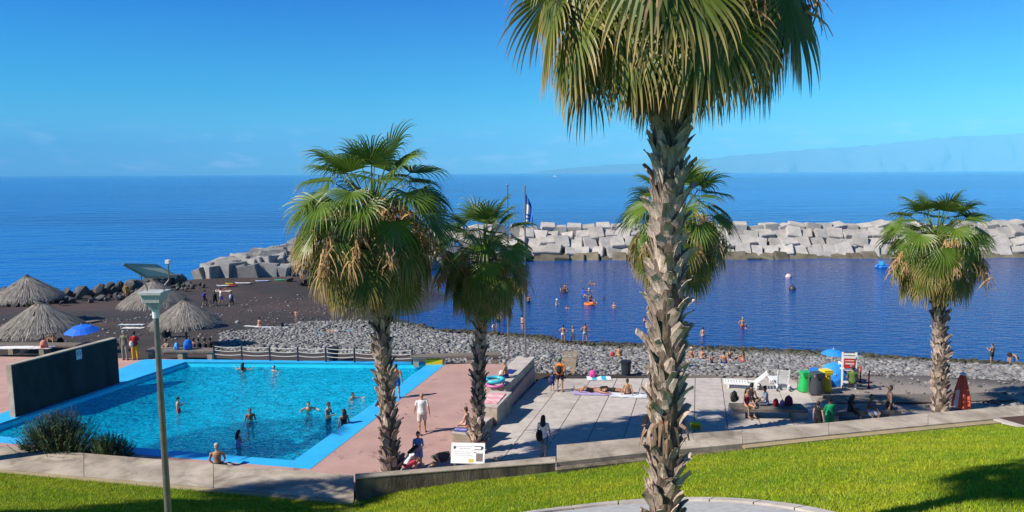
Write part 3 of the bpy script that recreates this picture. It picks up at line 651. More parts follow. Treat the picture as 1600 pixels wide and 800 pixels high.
def palm(label, base, z0, height, lean=(0, 0), r0=0.30, r1=0.24, crown=1.0, boots=(0.16, 7), bscale=1.0, seed=1, ng=30, no=22, nd=12, ns=16, nf=9, boot_from=0.0, group='fan palms', gap=None, omax=5):
    rg = random.Random(seed)
    t = thing('palm_tree', label, 'palm tree', (base[0], base[1], z0), 0, group)
    axis = lambda h: Vector((lean[0] * (h / height) ** 1.3, lean[1] * (h / height) ** 1.3, h))
    mb = MB(); hs = [-0.4] + [height * k / 14 for k in range(15)]
    rad = lambda h: (r0 + (r1 - r0) * min(1, max(h, 0) / height)) + 0.10 * math.exp(-max(h, 0) / 0.35)
    mb.tube([axis(max(h, 0)) if h >= 0 else Vector((0, 0, h)) for h in hs], [rad(h) for h in hs], n=18)
    tr = mb.build('trunk', M_TRUNK, t, smooth=True)
    if boots:
        dz, nb = boots; h = boot_from; k = 0; far = []
        while h < height + 0.15:
            if not (gap and gap[0] < h < gap[1]):
                for j in range(nb):
                    if rg.random() < 0.07: continue
                    a = 2 * math.pi * (j + 0.5 * (k % 2)) / nb + rg.uniform(-.14, .14); hh = h + rg.uniform(-.06, .06)
                    me_ = rg.choice(BOOTS); rr = rad(hh) - 0.02; c = axis(max(hh, 0)); loc = Vector((c.x + rr * math.cos(a), c.y + rr * math.sin(a), hh))
                    s = bscale * rg.uniform(0.8, 1.2); sc3 = (s * (1 if rg.random() < .5 else -1), s, s * rg.uniform(.85, 1.15)); eu = Euler((rg.uniform(-.15, .12), rg.choice((-1, 1)) * rg.uniform(.05, .62), a - math.pi / 2))
                    seen = -math.sin(a) * .97 - math.cos(a) * base[0] / max(base[1], 1) > -.12 and proj((base[0] + loc.x, base[1] + loc.y, z0 + hh + .3))[1] < 850
                    if seen: o = link('leaf_base', me_, tr); o.location = loc; o.scale = sc3; o.rotation_euler = eu
                    else: far.append((me_, Matrix.LocRotScale(loc, eu, Vector(sc3))))
            h += dz; k += 1
        if far:
            bmf = MB()
            for me_, mx in far: bmf.add([mx @ v.co for v in me_.vertices], [tuple(p.vertices) for p in me_.polygons])
            bmf.build('far_side_leaf_bases', M_BOOT, tr)['kind'] = 'stuff'
    top = axis(height); ga = 2.39996
    def put(name, me, h, az, s, rr=0.16):
        o = link(name, me, t); o.location = (top.x + rr * math.cos(az), top.y + rr * math.sin(az), height + h)
        s *= rg.uniform(.9, 1.1); o.scale = (s, s * rg.choice((-1, 1)), s); o.rotation_euler = (0, 0, az); return o
    for i in range(ng):
        f = ((i + rg.random() * .6) / ng) ** .8; put('leaf', LEAF_G[min(5, int(f * 6))][rg.randrange(3)], 0.75 - 0.6 * f, i * ga + rg.uniform(-.25, .25), crown)
    for i in range(no):
        f = (i + rg.random() * .6) / no; put('leaf', LEAF_O[min(omax, int(f * (omax + 1)))][rg.randrange(3)], 0.1 - 0.45 * f, i * ga + 1.1 + rg.uniform(-.25, .25), crown)
    for i in range(nd): put('dead_leaf', rg.choice(LEAF_D), 0.15 - 0.5 * rg.random(), rg.uniform(0, 6.283), crown)
    for i in range(ns): put('dead_leaf', rg.choice(LEAF_S), -0.35 - 0.5 * rg.random(), i * ga + rg.uniform(-.3, .3), crown, 0.22)
    for i in range(nf): put('flower_stalk', rg.choice(STALK), 0.2 + 0.5 * rg.random(), i * ga * 1.7 + rg.uniform(-.4, .4), crown * rg.uniform(.85, 1.15))
    mb = MB(); mb.tube([(top.x, top.y, height), (top.x + .03, top.y, height + 1.25 * crown), (top.x + .05, top.y, height + 1.9 * crown)], [0.05, 0.03, 0.006], n=6); mb.c = [(0.2, 1.2, 0)] * len(mb.v)
    mb.build('spear_leaf', LM_O, t, col='tip')
    return t
# tall palm in the foreground
BP = (2.47, 11.3); BZ = lawnf(*BP)
big = palm('tallest palm in front of the sea, its trunk crossing the whole view', BP, BZ, 13.95 - BZ, lean=(-0.05, 0.1), r0=0.225, r1=0.24, crown=1.2, boots=(0.125, 8), bscale=0.8, seed=21, ng=26, no=34, nd=10, ns=60, nf=8, omax=3, boot_from=-0.1, gap=(6.05 - BZ, 6.55 - BZ))
# peeled strips of fibre low on its trunk
pe = MB(); rg = random.Random(5)
for k in range(46):
    a = rg.uniform(0, 6.283); z = 6.62 - BZ + rg.uniform(-.15, .2); r = 0.31; c = Vector((r * math.cos(a) - .02, r * math.sin(a) + .03, z)); dr = Vector((math.cos(a) * .35, math.sin(a) * .35, -0.6 + rg.uniform(-.4, .5))); sd = Vector((-math.sin(a), math.cos(a), rg.uniform(-.5, .5))); Lg = rg.uniform(.15, .42); w = rg.uniform(.012, .05); vs = []
    for j in range(4):
        vs += [c - sd * w * (1 - .2 * j), c + sd * w * (1 - .2 * j)]; c = c + dr.normalized() * Lg / 3; dr += Vector((0, 0, -.55))
    pe.add(vs, [(2 * j, 2 * j + 1, 2 * j + 3, 2 * j + 2) for j in range(3)])
pe.build('peeling_fibre', mat('red_fibre', (0.20, 0.095, 0.05), (0.34, 0.26, 0.20), scale=6, rough=0.95), big)
p1 = at(611, 741, 0)
palm('broad shaggy palm by the poolside, left of the two', (p1.x, p1.y), 0, 9.1, lean=(-0.45, 0.1), r0=0.27, r1=0.24, crown=1.38, boots=(0.20, 7), bscale=1.0, seed=33, ng=32, no=40, nd=18, ns=26, nf=19)
palm('smaller palm behind the white notice board by the pool', (-1.42, 27.5), pz(0, 27.5) + .02, 7.55, lean=(0.35, 0.1), r0=0.20, r1=0.22, crown=0.98, boots=(0.19, 7), bscale=0.85, seed=45, ng=26, no=34, nd=9, ns=22, nf=9)
palm('palm half hidden behind the tallest trunk on the plaza', (6.5, 28.8), pz(6.5, 28.8), 8.8, lean=(0.1, 0), r0=0.25, r1=0.23, crown=1.1, boots=(0.22, 6), bscale=0.9, seed=52, ng=28, no=34, nd=9, ns=16, nf=12)
p4 = at(1469, 641, -0.4)
palm('palm on the right beside the closed red parasol', (p4.x, p4.y), -0.45, 7.75, lean=(-0.65, 0), r0=0.27, r1=0.25, crown=1.12, boots=(0.19, 7), bscale=1.0, seed=64, ng=32, no=36, nd=9, ns=18, nf=13)
# two neighbours just left of the view whose shade falls on lawn and pool
palm('palm on the lawn just left of the view', (-16.9, 17.4), lawnf(-16.9, 17.4), 7.0, crown=1.25, boots=None, seed=71, no=22, nd=6)
palm('palm by the pool corner just left of the view', (-21.6, 24.6), 0.3, 9.4, crown=1.3, boots=None, seed=77, no=22, nd=6)
# ================================================================== ROCKS AND BREAKWATER
def rockmesh(seed, m, flat=1.0):
    rg = random.Random(seed); bm = bmesh.new()
    for k in range(16):
        v = Vector((rg.gauss(0, 1), rg.gauss(0, 1), rg.gauss(0, 1))).normalized() * rg.uniform(.42, .56)
        bm.verts.new((v.x, v.y * .9, v.z * flat))
    r = bmesh.ops.convex_hull(bm, input=bm.verts); bmesh.ops.delete(bm, geom=[g for g in r['geom_interior'] if isinstance(g, bmesh.types.BMVert)], context='VERTS')
    bmesh.ops.bevel(bm, geom=bm.edges[:], offset=0.02, segments=1, affect='EDGES')
    me = bpy.data.meshes.new('rock'); bm.to_mesh(me); bm.free(); me.materials.append(m); return me
def cubemesh(seed, m):
    rg = random.Random(seed); bm = bmesh.new(); bmesh.ops.create_cube(bm, size=1.0)
    for v in bm.verts: v.co += Vector((rg.uniform(-.03, .03), rg.uniform(-.03, .03), rg.uniform(-.03, .03)))
    bmesh.ops.bevel(bm, geom=bm.edges[:], offset=0.035, segments=2, affect='EDGES')
    me = bpy.data.meshes.new('concrete_block'); bm.to_mesh(me); bm.free(); me.materials.append(m); return me
M_ROCK = mat('basalt', (0.055, 0.054, 0.055), (0.115, 0.113, 0.112), scale=2.2, rough=0.85, bump=0.04, bscale=5, rnd=0.45)
M_BLK = mat('breakwater_concrete', (0.43, 0.40, 0.365), (0.30, 0.285, 0.265), scale=1.8, rough=0.9, bump=0.03, bscale=7, rnd=0.16, detail=9)
M_BLKD = mat('old_block_concrete', (0.29, 0.285, 0.28), (0.19, 0.188, 0.185), scale=1.8, rough=0.9, bump=0.03, bscale=7, rnd=0.2, detail=9)
ROCKS = [rockmesh(k, M_ROCK, random.Random(k).uniform(.65, .95)) for k in range(8)]
CUB = [cubemesh(k, M_BLK) for k in range(5)]; CUBD = [cubemesh(k + 9, M_BLKD) for k in range(5)]
rg = random.Random(11)
bw = thing('breakwater', 'pale concrete block breakwater closing off the bay', 'breakwater')
root = thing('breakwater', 'grey tumbled block mound where the breakwater meets the sand', 'breakwater')
# low water stain is real: blocks near the water carry dark weed
M_WEED = mat('weedy_concrete', (0.10, 0.085, 0.055), (0.17, 0.15, 0.11), scale=2, rough=0.7, bump=0.03, bscale=8, rnd=0.2)
CUBW = [cubemesh(k + 30, M_WEED) for k in range(3)]
def blk(par, me, p, s, e):
    o = link('concrete_block', me, par); o.location = p; o.scale = (s * rg.uniform(.93, 1.12), s * rg.uniform(.92, 1.08), s); o.rotation_euler = e
y0 = at(1200, 405.5, WZ).y; xA, xB = at(838, 406, WZ).x, at(1600, 404, WZ).x + 9
S = 2.45; x = xA - 3
while x < xB:
    for row, (dy, dz, tilt) in enumerate(((0.2, -0.35, 30), (1.75, 0.95, 42), (3.3, 2.3, 42), (4.85, 3.6, 36), (6.9, 4.55, 4), (9.0, 3.6, -20))):
        if row == 5 and rg.random() < .3: continue
        xx = x + (0.5 * S if row % 2 else 0) + rg.uniform(-.28, .28)
        blk(bw, rg.choice(CUBW if row == 0 else CUB), (xx, y0 + 1.2 + dy + rg.uniform(-.2, .2), WZ + dz - 0.35 + rg.uniform(-.4, .4)), S, (R(tilt + rg.uniform(-16, 16)), R(rg.uniform(-12, 12)), R(rg.uniform(-16, 16))))
    x += S * 1.03
# core of smaller rubble under the blocks
mb = MB(); mb.prism([(xA - 4, y0 + 2.2), (xB + 6, y0 + 2.2), (xB + 6, y0 + 13), (xA - 4, y0 + 13)], WZ - 2, [WZ - .5, WZ - .5, WZ + 1.6, WZ + 1.6])
mb.build('rubble_core', M_ROCK, bw)
# root: runs from the sand at the left out to the breakwater
line = [at(318, 436, -3.55), at(400, 434.5, -3.6), at(480, 431, -3.65), at(590, 425, -3.9), at(700, 420, -4.3), at(838, 407, -4.3)]
crest = [0.35, 1.9, 3.3, 3.9, 4.6, 5.0]
def along(pts, f):
    n = len(pts) - 1; i = min(int(f * n), n - 1); return pts[i].lerp(pts[i + 1], f * n - i), crest[i] + (crest[i + 1] - crest[i]) * (f * n - i)
tot = sum((line[i + 1] - line[i]).length for i in range(5)); nB = int(tot / 2.3)
for i in range(nB):
    f = i / nB; p, hc = along(line, f); tn = (along(line, min(1, f + .02))[0] - along(line, max(0, f - .02))[0]).normalized(); bk = Vector((-tn.y, tn.x, 0)); sz = 2.25 + rg.uniform(-.2, .3)
    yaw = math.atan2(tn.y, tn.x)
    for row in range(6):
        z = p.z + 0.75 + (hc - 0.9) * min(1, row / 3.2) if hc > 1 else p.z + 0.6
        if row > 4: z -= 0.9
        if hc < 1 and row > 4: continue
        q = p + bk * (1.0 + row * 1.9 + rg.uniform(-.3, .3)) + tn * rg.uniform(-.4, .4)
        blk(root, rg.choice(CUBD if f < .55 else CUB), (q.x, q.y, z + rg.uniform(-.3, .3)), sz, (R(rg.uniform(-16, 20)), R(rg.uniform(-16, 16)), yaw + R(-28 + rg.uniform(-24, 24))))
# natural boulders along the sea edge at the left
bank = thing('rock_bank', 'bank of dark basalt boulders between the sand and open sea', 'rocks')
bl = [at(-120, 470, -2.2), at(0, 478, -2.3), at(60, 478, -2.4), at(130, 473, -2.8), at(200, 467, -3.0), at(260, 459, -3.2), at(330, 447, -3.5)]
tot = sum((bl[i + 1] - bl[i]).length for i in range(len(bl) - 1)); s = 0
for i in range(len(bl) - 1):
    a, b = bl[i], bl[i + 1]; tn = (b - a).normalized(); bk = Vector((-tn.y, tn.x, 0)); n = int((b - a).length / 0.95)
    for k in range(n):
        for row in range(6):
            q = a.lerp(b, (k + rg.random()) / n) + bk * (row * 1.2 + rg.uniform(-.6, .6)); sz = rg.uniform(0.45, 1.0) if row < 3 else rg.uniform(0.9, 2.0)
            if rg.random() < .22: continue
            o = link('boulder', rg.choice(ROCKS), bank); o.location = (q.x, q.y, max(terr(q.x, q.y), WZ - .3) + sz * .25 + (0.5 if row in (3, 4) else 0.1)); o.scale = (sz * 1.15, sz, sz); o.rotation_euler = (rg.uniform(0, 6), rg.uniform(0, 6), rg.uniform(0, 6))
# a few single boulders by the block mound
for u, v, s, lab in ((478, 446, 2.3, 'big pale boulder at the foot of the tumbled blocks'), (452, 440, 1.2, 'small dark boulder by the green board on the sand')):
    p = on(u, v, terr, -3.6); o = link('boulder', ROCKS[3], None, (p.x, p.y, p.z + s * .3)); o.scale = (s, s, s); tag(o, lab, 'boulder')
# ================================================================== PEBBLES AND GRASS
def ico():
    bm = bmesh.new(); bmesh.ops.create_icosphere(bm, subdivisions=1, radius=1.0); V = np.array([v.co[:] for v in bm.verts]); Fc = np.array([[v.index for v in f.verts] for f in bm.faces]); bm.free(); return V, Fc
IV, IF = ico()
def scatter(name, X, Y, Z, S, tint, m, seed=1, flat=.6, col_='tint'):
    g = np.random.default_rng(seed); n = len(X); k = len(IV)
    jit = 1 + g.normal(0, .16, (n, k, 1)); v = IV[None] * jit
    v = v * np.stack([S * g.uniform(.8, 1.3, n), S * g.uniform(.7, 1.1, n), S * flat * g.uniform(.7, 1.2, n)], -1)[:, None, :]
    a = g.uniform(0, 6.283, n); c, s = np.cos(a)[:, None], np.sin(a)[:, None]
    x = v[..., 0] * c - v[..., 1] * s + X[:, None]; y = v[..., 0] * s + v[..., 1] * c + Y[:, None]; z = v[..., 2] + Z[:, None]
    V = np.stack([x, y, z], -1).reshape(-1, 3); Fc = (IF[None] + (np.arange(n) * k)[:, None, None]).reshape(-1, 3)
    C = np.repeat(tint, k, 0)
    return link(name, npmesh(name, V, Fc, m, C, 'tint'))
M_PEB = mat('pebble', (1, 1, 1), (0.8, 0.8, 0.8), scale=6, rough=0.8, attr='tint')
pp = [on(u, v, terr, -1.5) for u, v in ((345, 520), (430, 512), (470, 503), (600, 501), (660, 508), (700, 521), (760, 524), (840, 529), (900, 540), (1010, 543), (1100, 547), (1220, 552), (1330, 558), (1450, 565), (1560, 570), (1680, 576))]
pp += [on(u, v, terr, -1.5) for u, v in ((1680, 600), (1560, 594), (1440, 588), (1360, 586), (1300, 596))]
pp += [Vector((15.6, 39.65, 0)), Vector((1.9, 40.85, 0)), Vector((-3.2, 41.0, 0)), on(640, 556, terr, -1), on(500, 552, terr, -1), on(345, 547, terr, -.6)]
PPOLY = [(p.x, p.y) for p in pp]
g = np.random.default_rng(5); n = 90000
x0, x1 = min(p[0] for p in PPOLY), max(p[0] for p in PPOLY); y0_, y1_ = min(p[1] for p in PPOLY), max(p[1] for p in PPOLY)
X = g.uniform(x0, x1, n); Y = g.uniform(y0_, y1_, n); k = inpoly(X, Y, PPOLY); X, Y = X[k][:34000], Y[k][:34000]; Z = terr_np(X, Y)
print('pebbles', len(X))
S = g.lognormal(math.log(.098), .36, len(X)); b = g.uniform(.11, .34, len(X))
wet = np.clip((Z - WZ - 0.15) / .5, 0, 1)
T = np.stack([b, b * .985, b * .97], -1); weed = np.array([0.075, 0.07, 0.045]) * g.uniform(.6, 1.4, (len(X), 1)); T = weed * (1 - wet[:, None]) + T * wet[:, None]
S = S * (1 + .5 * (1 - wet))
scatter('pebbles', X, Y, Z + S * .15, S, T, M_PEB, 6)['kind'] = 'stuff'; COL.objects['pebbles']['label'] = 'grey rounded beach pebbles'
# waterline cobbles, dark with weed
wl = [on(u, v, terr, WZ) for u, v in ((690, 517), (755, 521), (840, 527), (900, 538), (1010, 541), (1100, 545), (1220, 550), (1330, 556), (1450, 563), (1560, 568), (1680, 575))]
XX = []; YY = []
for i in range(len(wl) - 1):
    m_ = int((wl[i + 1] - wl[i]).length * 26); f = g.uniform(0, 1, m_); XX += list(wl[i].x + (wl[i + 1].x - wl[i].x) * f); YY += list(wl[i].y + (wl[i + 1].y - wl[i].y) * f + g.normal(0.2, .8, m_))
XX, YY = np.array(XX), np.array(YY); ZZ = terr_np(XX, YY); SS = g.uniform(.10, .28, len(XX)); T = np.array([0.05, 0.048, 0.03]) * g.uniform(.5, 1.7, (len(XX), 1))
scatter('wet_cobbles', XX, YY, ZZ + .06, SS, T, M_PEB, 8)['kind'] = 'stuff'; COL.objects['wet_cobbles']['label'] = 'dark wet cobbles along the waterline'
# scattered pale stones on the black sand
q = [on(u, v, terr, -2) for u, v in ((0, 500), (230, 490), (330, 470), (480, 460), (600, 470), (600, 498), (340, 545), (0, 530))]; P_ = [(p.x, p.y) for p in q]
X = g.uniform(-60, 0, 9000); Y = g.uniform(40, 95, 9000); k = inpoly(X, Y, P_); X, Y = X[k][:900], Y[k][:900]
X = np.concatenate([X, g.uniform(16, 34, 450)]); Y = np.concatenate([Y, g.uniform(32, 41, 450)])
b = g.uniform(.07, .28, len(X)); sc_ = scatter('scattered_stones', X, Y, terr_np(X, Y) + .02, g.lognormal(math.log(.07), .5, len(X)), np.stack([b, b, b], -1), M_PEB, 9); tag(sc_, 'loose pale stones scattered on the black sand', kind='stuff')
# ---- grass blades on the lawn in view
def grass():
    g = np.random.default_rng(12); n = 620000
    X = g.uniform(-26, 27, n); ey, ez = edge(X); Y = ey - 0.30 - (ey - 6.0) * g.random(n) ** 1.0
    Z = lawn_z(X, Y)
    u = 800 + F * X / Y; v = 270 + F * (CAMZ - Z) / Y
    k = (u > -260) & (u < 1860) & (v < 900)
    k &= ~((np.hypot(X - kx, Y - ky) < KR + 0.02))
    hb0 = at(1553, 654, .99); hb1 = at(1640, 672, .99)
    k &= ~((X > hb0.x - .1) & (X < hb1.x + .3) & (Y > hb1.y - .05) & (Y < hb0.y + .4))
    X, Y, Z = X[k][:270000], Y[k][:270000], Z[k][:270000]; n = len(X); print('grass tufts', n)
    nb = 3; X = np.repeat(X, nb) + g.normal(0, .022, n * nb); Y = np.repeat(Y, nb) + g.normal(0, .022, n * nb); Z = np.repeat(Z, nb); m = n * nb
    a = g.uniform(0, 6.283, m); w = g.uniform(.006, .012, m); h = g.uniform(.03, .10, m); lx = g.normal(0, .035, m); ly = g.normal(0, .035, m)
    V = np.empty((m, 3, 3)); V[:, 0] = np.stack([X - w * np.cos(a), Y - w * np.sin(a), Z - .01], -1); V[:, 1] = np.stack([X + w * np.cos(a), Y + w * np.sin(a), Z - .01], -1); V[:, 2] = np.stack([X + lx, Y + ly, Z + h], -1)
    pt = np.sin(X * .9 + 1.7 * np.sin(Y * .8)) * np.sin(Y * 1.3 + np.sin(X * .5)) + .5 * np.sin(X * 3.1 + Y) * np.sin(Y * 4.1 - X); pt = np.clip(.5 + .30 * pt + np.repeat(g.normal(0, .28, n), nb), 0, 1); tb = np.repeat(g.uniform(.5, 1.5, n), nb)
    c = (np.array([.20, .36, .012]) * (1 - pt)[:, None] + np.array([.48, .52, .025]) * pt[:, None]) * g.uniform(.75, 1.25, (m, 1)) * tb[:, None]
    dry = g.random(m) < .06; c[dry] = np.array([.30, .27, .10])
    o = link('grass', npmesh('grass', V.reshape(-1, 3), np.arange(m * 3).reshape(-1, 3), mat('grass_blade', (1, 1, 1), (.85, .85, .85), attr='tint', rough=.6, trans=.3), np.repeat(c, 3, 0), 'tint'))
    tag(o, 'short mown grass on the lawn bank', kind='stuff')
grass()
# ================================================================== STREET FURNITURE AND BEACH THINGS
M_GALV = mat('galvanised_steel', (0.27, 0.25, 0.25), (0.20, 0.185, 0.185), scale=8, rough=0.45, metal=0.6, spec=0.5)
M_WHITE = mat('white_plastic', (0.80, 0.80, 0.79), (0.72, 0.72, 0.70), scale=6, rough=0.4)
M_WOODG = mat('grey_timber', (0.20, 0.175, 0.145), (0.12, 0.105, 0.09), scale=5, rough=0.85, bump=0.006, bscale=30, stretch=(1, 6, 1), rnd=0.15)
M_WOODT = mat('tan_timber', (0.34, 0.255, 0.15), (0.26, 0.19, 0.115), scale=5, rough=0.8, rnd=0.15, stretch=(1, 5, 1))
M_DARK = mat('dark_paint', (0.03, 0.035, 0.04), (0.045, 0.05, 0.055), rough=0.6)
M_BLACK = mat('black_rubber', (0.012, 0.012, 0.013), rough=0.6)
RED = (0.55, 0.03, 0.03); BLUEC = (0.02, 0.20, 0.72)
# ---- concrete slab wall beside the pool
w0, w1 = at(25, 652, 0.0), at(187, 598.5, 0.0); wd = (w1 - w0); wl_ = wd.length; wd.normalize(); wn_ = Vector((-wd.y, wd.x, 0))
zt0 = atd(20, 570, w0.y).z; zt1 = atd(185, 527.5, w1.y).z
sw = thing('slab_wall', 'free standing concrete slab wall beside the pool, its shade painted dark', 'wall', (w0.x, w0.y, 0))
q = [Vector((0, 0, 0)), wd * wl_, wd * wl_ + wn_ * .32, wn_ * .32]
MB().prism([(p.x, p.y) for p in q], 0.0, [zt0 - .05, zt1 - .05, zt1 - .05, zt0 - .05]).build('wall_panel', mat('shade_painted_concrete', (0.038, 0.045, 0.05), (0.016, 0.019, 0.022), scale=1.4, rough=0.85, bump=0.015, bscale=14, stretch=(1, 1, .3), detail=10), sw)  # near-black colour carries the shade of the pool-facing side
MB().prism([(p.x, p.y) for p in q], [zt0 - .05, zt1 - .05, zt1 - .05, zt0 - .05], [zt0, zt1, zt1, zt0]).build('wall_cap', M_CONC, sw)  # sunlit top painted in the paler concrete
q2 = [-wd * .03, -wd * .002, -wd * .002 + wn_ * .32, -wd * .03 + wn_ * .32]; MB().prism([(p.x, p.y) for p in q2], 0.0, zt0).build('end_face', M_CONC, sw)  # sunlit end painted paler than the panel
c = wd * wl_ * .60 - wn_ * .012 + Vector((0, 0, zt0 + (zt1 - zt0) * .6 - .34)); e = Matrix((wd, wn_, Vector((0, 0, 1)))).transposed()
pl = MB().box(c, (.30, .012, .48), m=e).build('no_diving_plate', cm((.62, .72, .8)), sw)
ring = MB()
for k in range(20):
    a0, a1 = 2 * math.pi * k / 20, 2 * math.pi * (k + 1) / 20; cc_ = c - wn_ * .012 + Vector((0, 0, .05))
    ring.bar(cc_ + wd * .10 * math.cos(a0) + Vector((0, 0, .10 * math.sin(a0))), cc_ + wd * .10 * math.cos(a1) + Vector((0, 0, .10 * math.sin(a1))), .02, .01)
ring.bar(cc_ + wd * .07 + Vector((0, 0, -.07)), cc_ - wd * .07 + Vector((0, 0, .07)), .018, .01)
ring.build('ban_symbol', cm((.02, .07, .25)), pl)
# ---- lamp post with solar panel
LD = 13.8; lb = atd(264, 840, LD); lt = atd(243, 484, LD); lz = lawnf(lb.x, lb.y); lb = Vector((lt.x, LD, lz))
lp = thing('lamp_post', 'grey lamp post with a ribbed head and a solar panel on top', 'lamp post', lb)
H = lt.z - lz
MB().tube([(0, 0, -.2), (0, 0, .1), (0, 0, H - .25), (0, 0, H)], [.075, .072, .052, .05], n=14).build('pole', M_GALV, lp, smooth=True)
MB().lathe([(.09, 0), (.09, .03), (.075, .05)], 14).build('base_flange', M_GALV, lp)
sl = MB(); sl.tube([(0, 0, H - .16), (0, 0, H + .06)], .062, n=12); sl.build('collar', M_WHITE, lp)
hb = MB(); u_ = LD / F
def tier(mb, z, w0_, w1_, h):
    vs = []
    for zz, w in ((z, w0_), (z + h, w1_)):
        for sx_, sy in ((-1, -1), (1, -1), (1, 1), (-1, 1)): vs.append((sx_ * w / 2, sy * w / 2, zz))
    mb.add(vs, [(3, 2, 1, 0), (4, 5, 6, 7), (0, 1, 5, 4), (1, 2, 6, 5), (2, 3, 7, 6), (3, 0, 4, 7)])
tier(hb, H + .02, .17, .21, .11); tier(hb, H + .13, .25, .25, .03); tier(hb, H + .16, .32, .36, .16); tier(hb, H + .32, .44, .44, .045)
head = hb.build('lamp_head', mat('lamp_grey', (.46, .47, .47), (.40, .41, .41), rough=.5), lp)
for k in range(13):
    x = -.15 + .025 * k
    fb = MB(); fb.bar((x, -.163, H + .165), (x * 1.08, -.183, H + .318), .012, .012); fb.bar((-.163, x, H + .165), (-.183, x * 1.08, H + .318), .012, .012); fb.build('rib', M_WHITE, head)
for sx_ in (-1, 1):
    b = MB(); b.tube([(sx_ * .16, .05, H + .36), (sx_ * .17, .05, H + .46), (sx_ * .27, .06, H + .58), (sx_ * .27, .06, H + .80 + (.10 if sx_ > 0 else 0))], .014, n=6); b.build('bracket', M_GALV, lp)
MB().box((.27, .05, H + .93), (.07, .09, .07)).build('sensor', M_WHITE, lp)
pc = [atd(193, 412, LD - .32), atd(244, 413.5, LD + .42), atd(276, 431, LD + .55), atd(229, 432, LD - .12)]
vs = [p - lb for p in pc]; dn = Vector((0, 0, -.03)); mbp = MB(); mbp.add(vs + [p + dn for p in vs], [(0, 3, 2, 1), (4, 5, 6, 7), (0, 1, 5, 4), (1, 2, 6, 5), (2, 3, 7, 6), (3, 0, 4, 7)])
pn = mbp.build('solar_panel', mat('panel_sheet', (0.48, 0.52, 0.40), (0.42, 0.46, 0.35), scale=2, rough=.85, spec=.1), lp)
fb = MB()
for i in range(4): fb.bar(vs[i] + dn * .5, vs[(i + 1) % 4] + dn * .5, .025, .045)
fb.build('panel_frame', M_GALV, pn)
# ---- rosemary bush behind the ledge
def shrub(label, pos, W_, H_, seed, n=260, name='rosemary_shrub'):
    rg = random.Random(seed); t = thing(name, label, 'shrub', pos); mb = MB(); st = MB()
    for k in range(n):
        x = rg.gauss(0, .33) * W_; y = rg.gauss(0, .3) * W_ * .45; hh = H_ * max(.25, (1 - (x / W_) ** 2 * 1.0)) * rg.uniform(.55, 1.05)
        p = Vector((x * .55, y * .55, 0)); d = Vector((x * .55 + rg.gauss(0, .15), y * .6 + rg.gauss(0, .15), hh)).normalized(); Lg = hh * 1.05
        st.tube([p, p + d * Lg], [.008, .003], n=3, cap=False)
        for j in range(26):
            q = p + d * Lg * (0.25 + .75 * j / 26); a = rg.uniform(0, 6.283); s = d.orthogonal().normalized(); s = Matrix.Rotation(a, 3, d) @ s; nd = (d * .7 + s).normalized(); w = d.cross(s) * .015; l = rg.uniform(.07, .12); o = len(mb.v)
            mb.add([q - w, q + w, q + nd * l], [(0, 1, 2)]); mb.c[o:] = [tuple(x * rg.uniform(.6, 1.3) for x in (.075, .135, .05))] * 3
    mb.build('foliage', mat('rosemary_needles', (1, 1, 1), attr='tint', rough=.7, trans=.2), t, col='tint'); st.build('stems', mat('twig', (.11, .08, .055)), t)
b1, b2 = at(88, 712, 0.1), at(148, 712, 0.1)
shrub('round dark green bush left behind the concrete ledge', (b1.x, b1.y + .2, .0), 2.5, 1.75, 4, 620)
shrub('low trailing bush beside the round dark green one', (b2.x + .5, b2.y + .1, .0), 1.5, .95, 6, 220)
b3 = at(1612, 606, -.6); shrub('sprig of dark leaves poking in at the right edge', (b3.x, 31.5, -.5), .9, 2.3, 8, 120)
# ---- thatched parasols
M_STRAW = mat('thatch_straw', (1, 1, 1), (.8, .8, .8), attr='tint', rough=.95, scale=8)
def thatch_mesh(seed, Rr=2.25, Hh=1.55, n=1900):
    rg = random.Random(seed); mb = MB(); mb.lathe([(Rr * .93, -.04), (Rr * .95, 0), (.06, Hh)], 28); mb.c = [(.10, .085, .065)] * len(mb.v)
    for k in range(n):
        a = rg.uniform(0, 6.283); r0 = Rr * (rg.random() ** .6) * .9; Lg = rg.uniform(.4, 1.0); r1 = min(r0 + Lg, Rr * rg.uniform(.97, 1.10)); lift0, lift1 = rg.uniform(.0, .03), rg.uniform(.02, .075)
        da = rg.gauss(0, .05) / max(.4, r1); w = rg.uniform(.010, .030)
        z = lambda r: Hh * (1 - r / Rr) - (.10 * max(0, r / Rr - .93) * 8)
        c0 = Vector((r0 * math.cos(a), r0 * math.sin(a), z(r0) + lift0)); c1 = Vector((r1 * math.cos(a + da), r1 * math.sin(a + da), z(r1) + lift1)); s = Vector((-math.sin(a), math.cos(a), 0)) * w
        b = rg.uniform(.16, .44); o = len(mb.v); mb.add([c0 - s, c0 + s, c1 + s * .5, c1 - s * .5], [(0, 1, 2, 3)]); mb.c[o:] = [(b, b * .93, b * .83)] * 4
    return mb.mesh('thatch', M_STRAW, col='tint')
TH = [thatch_mesh(k) for k in range(2)]
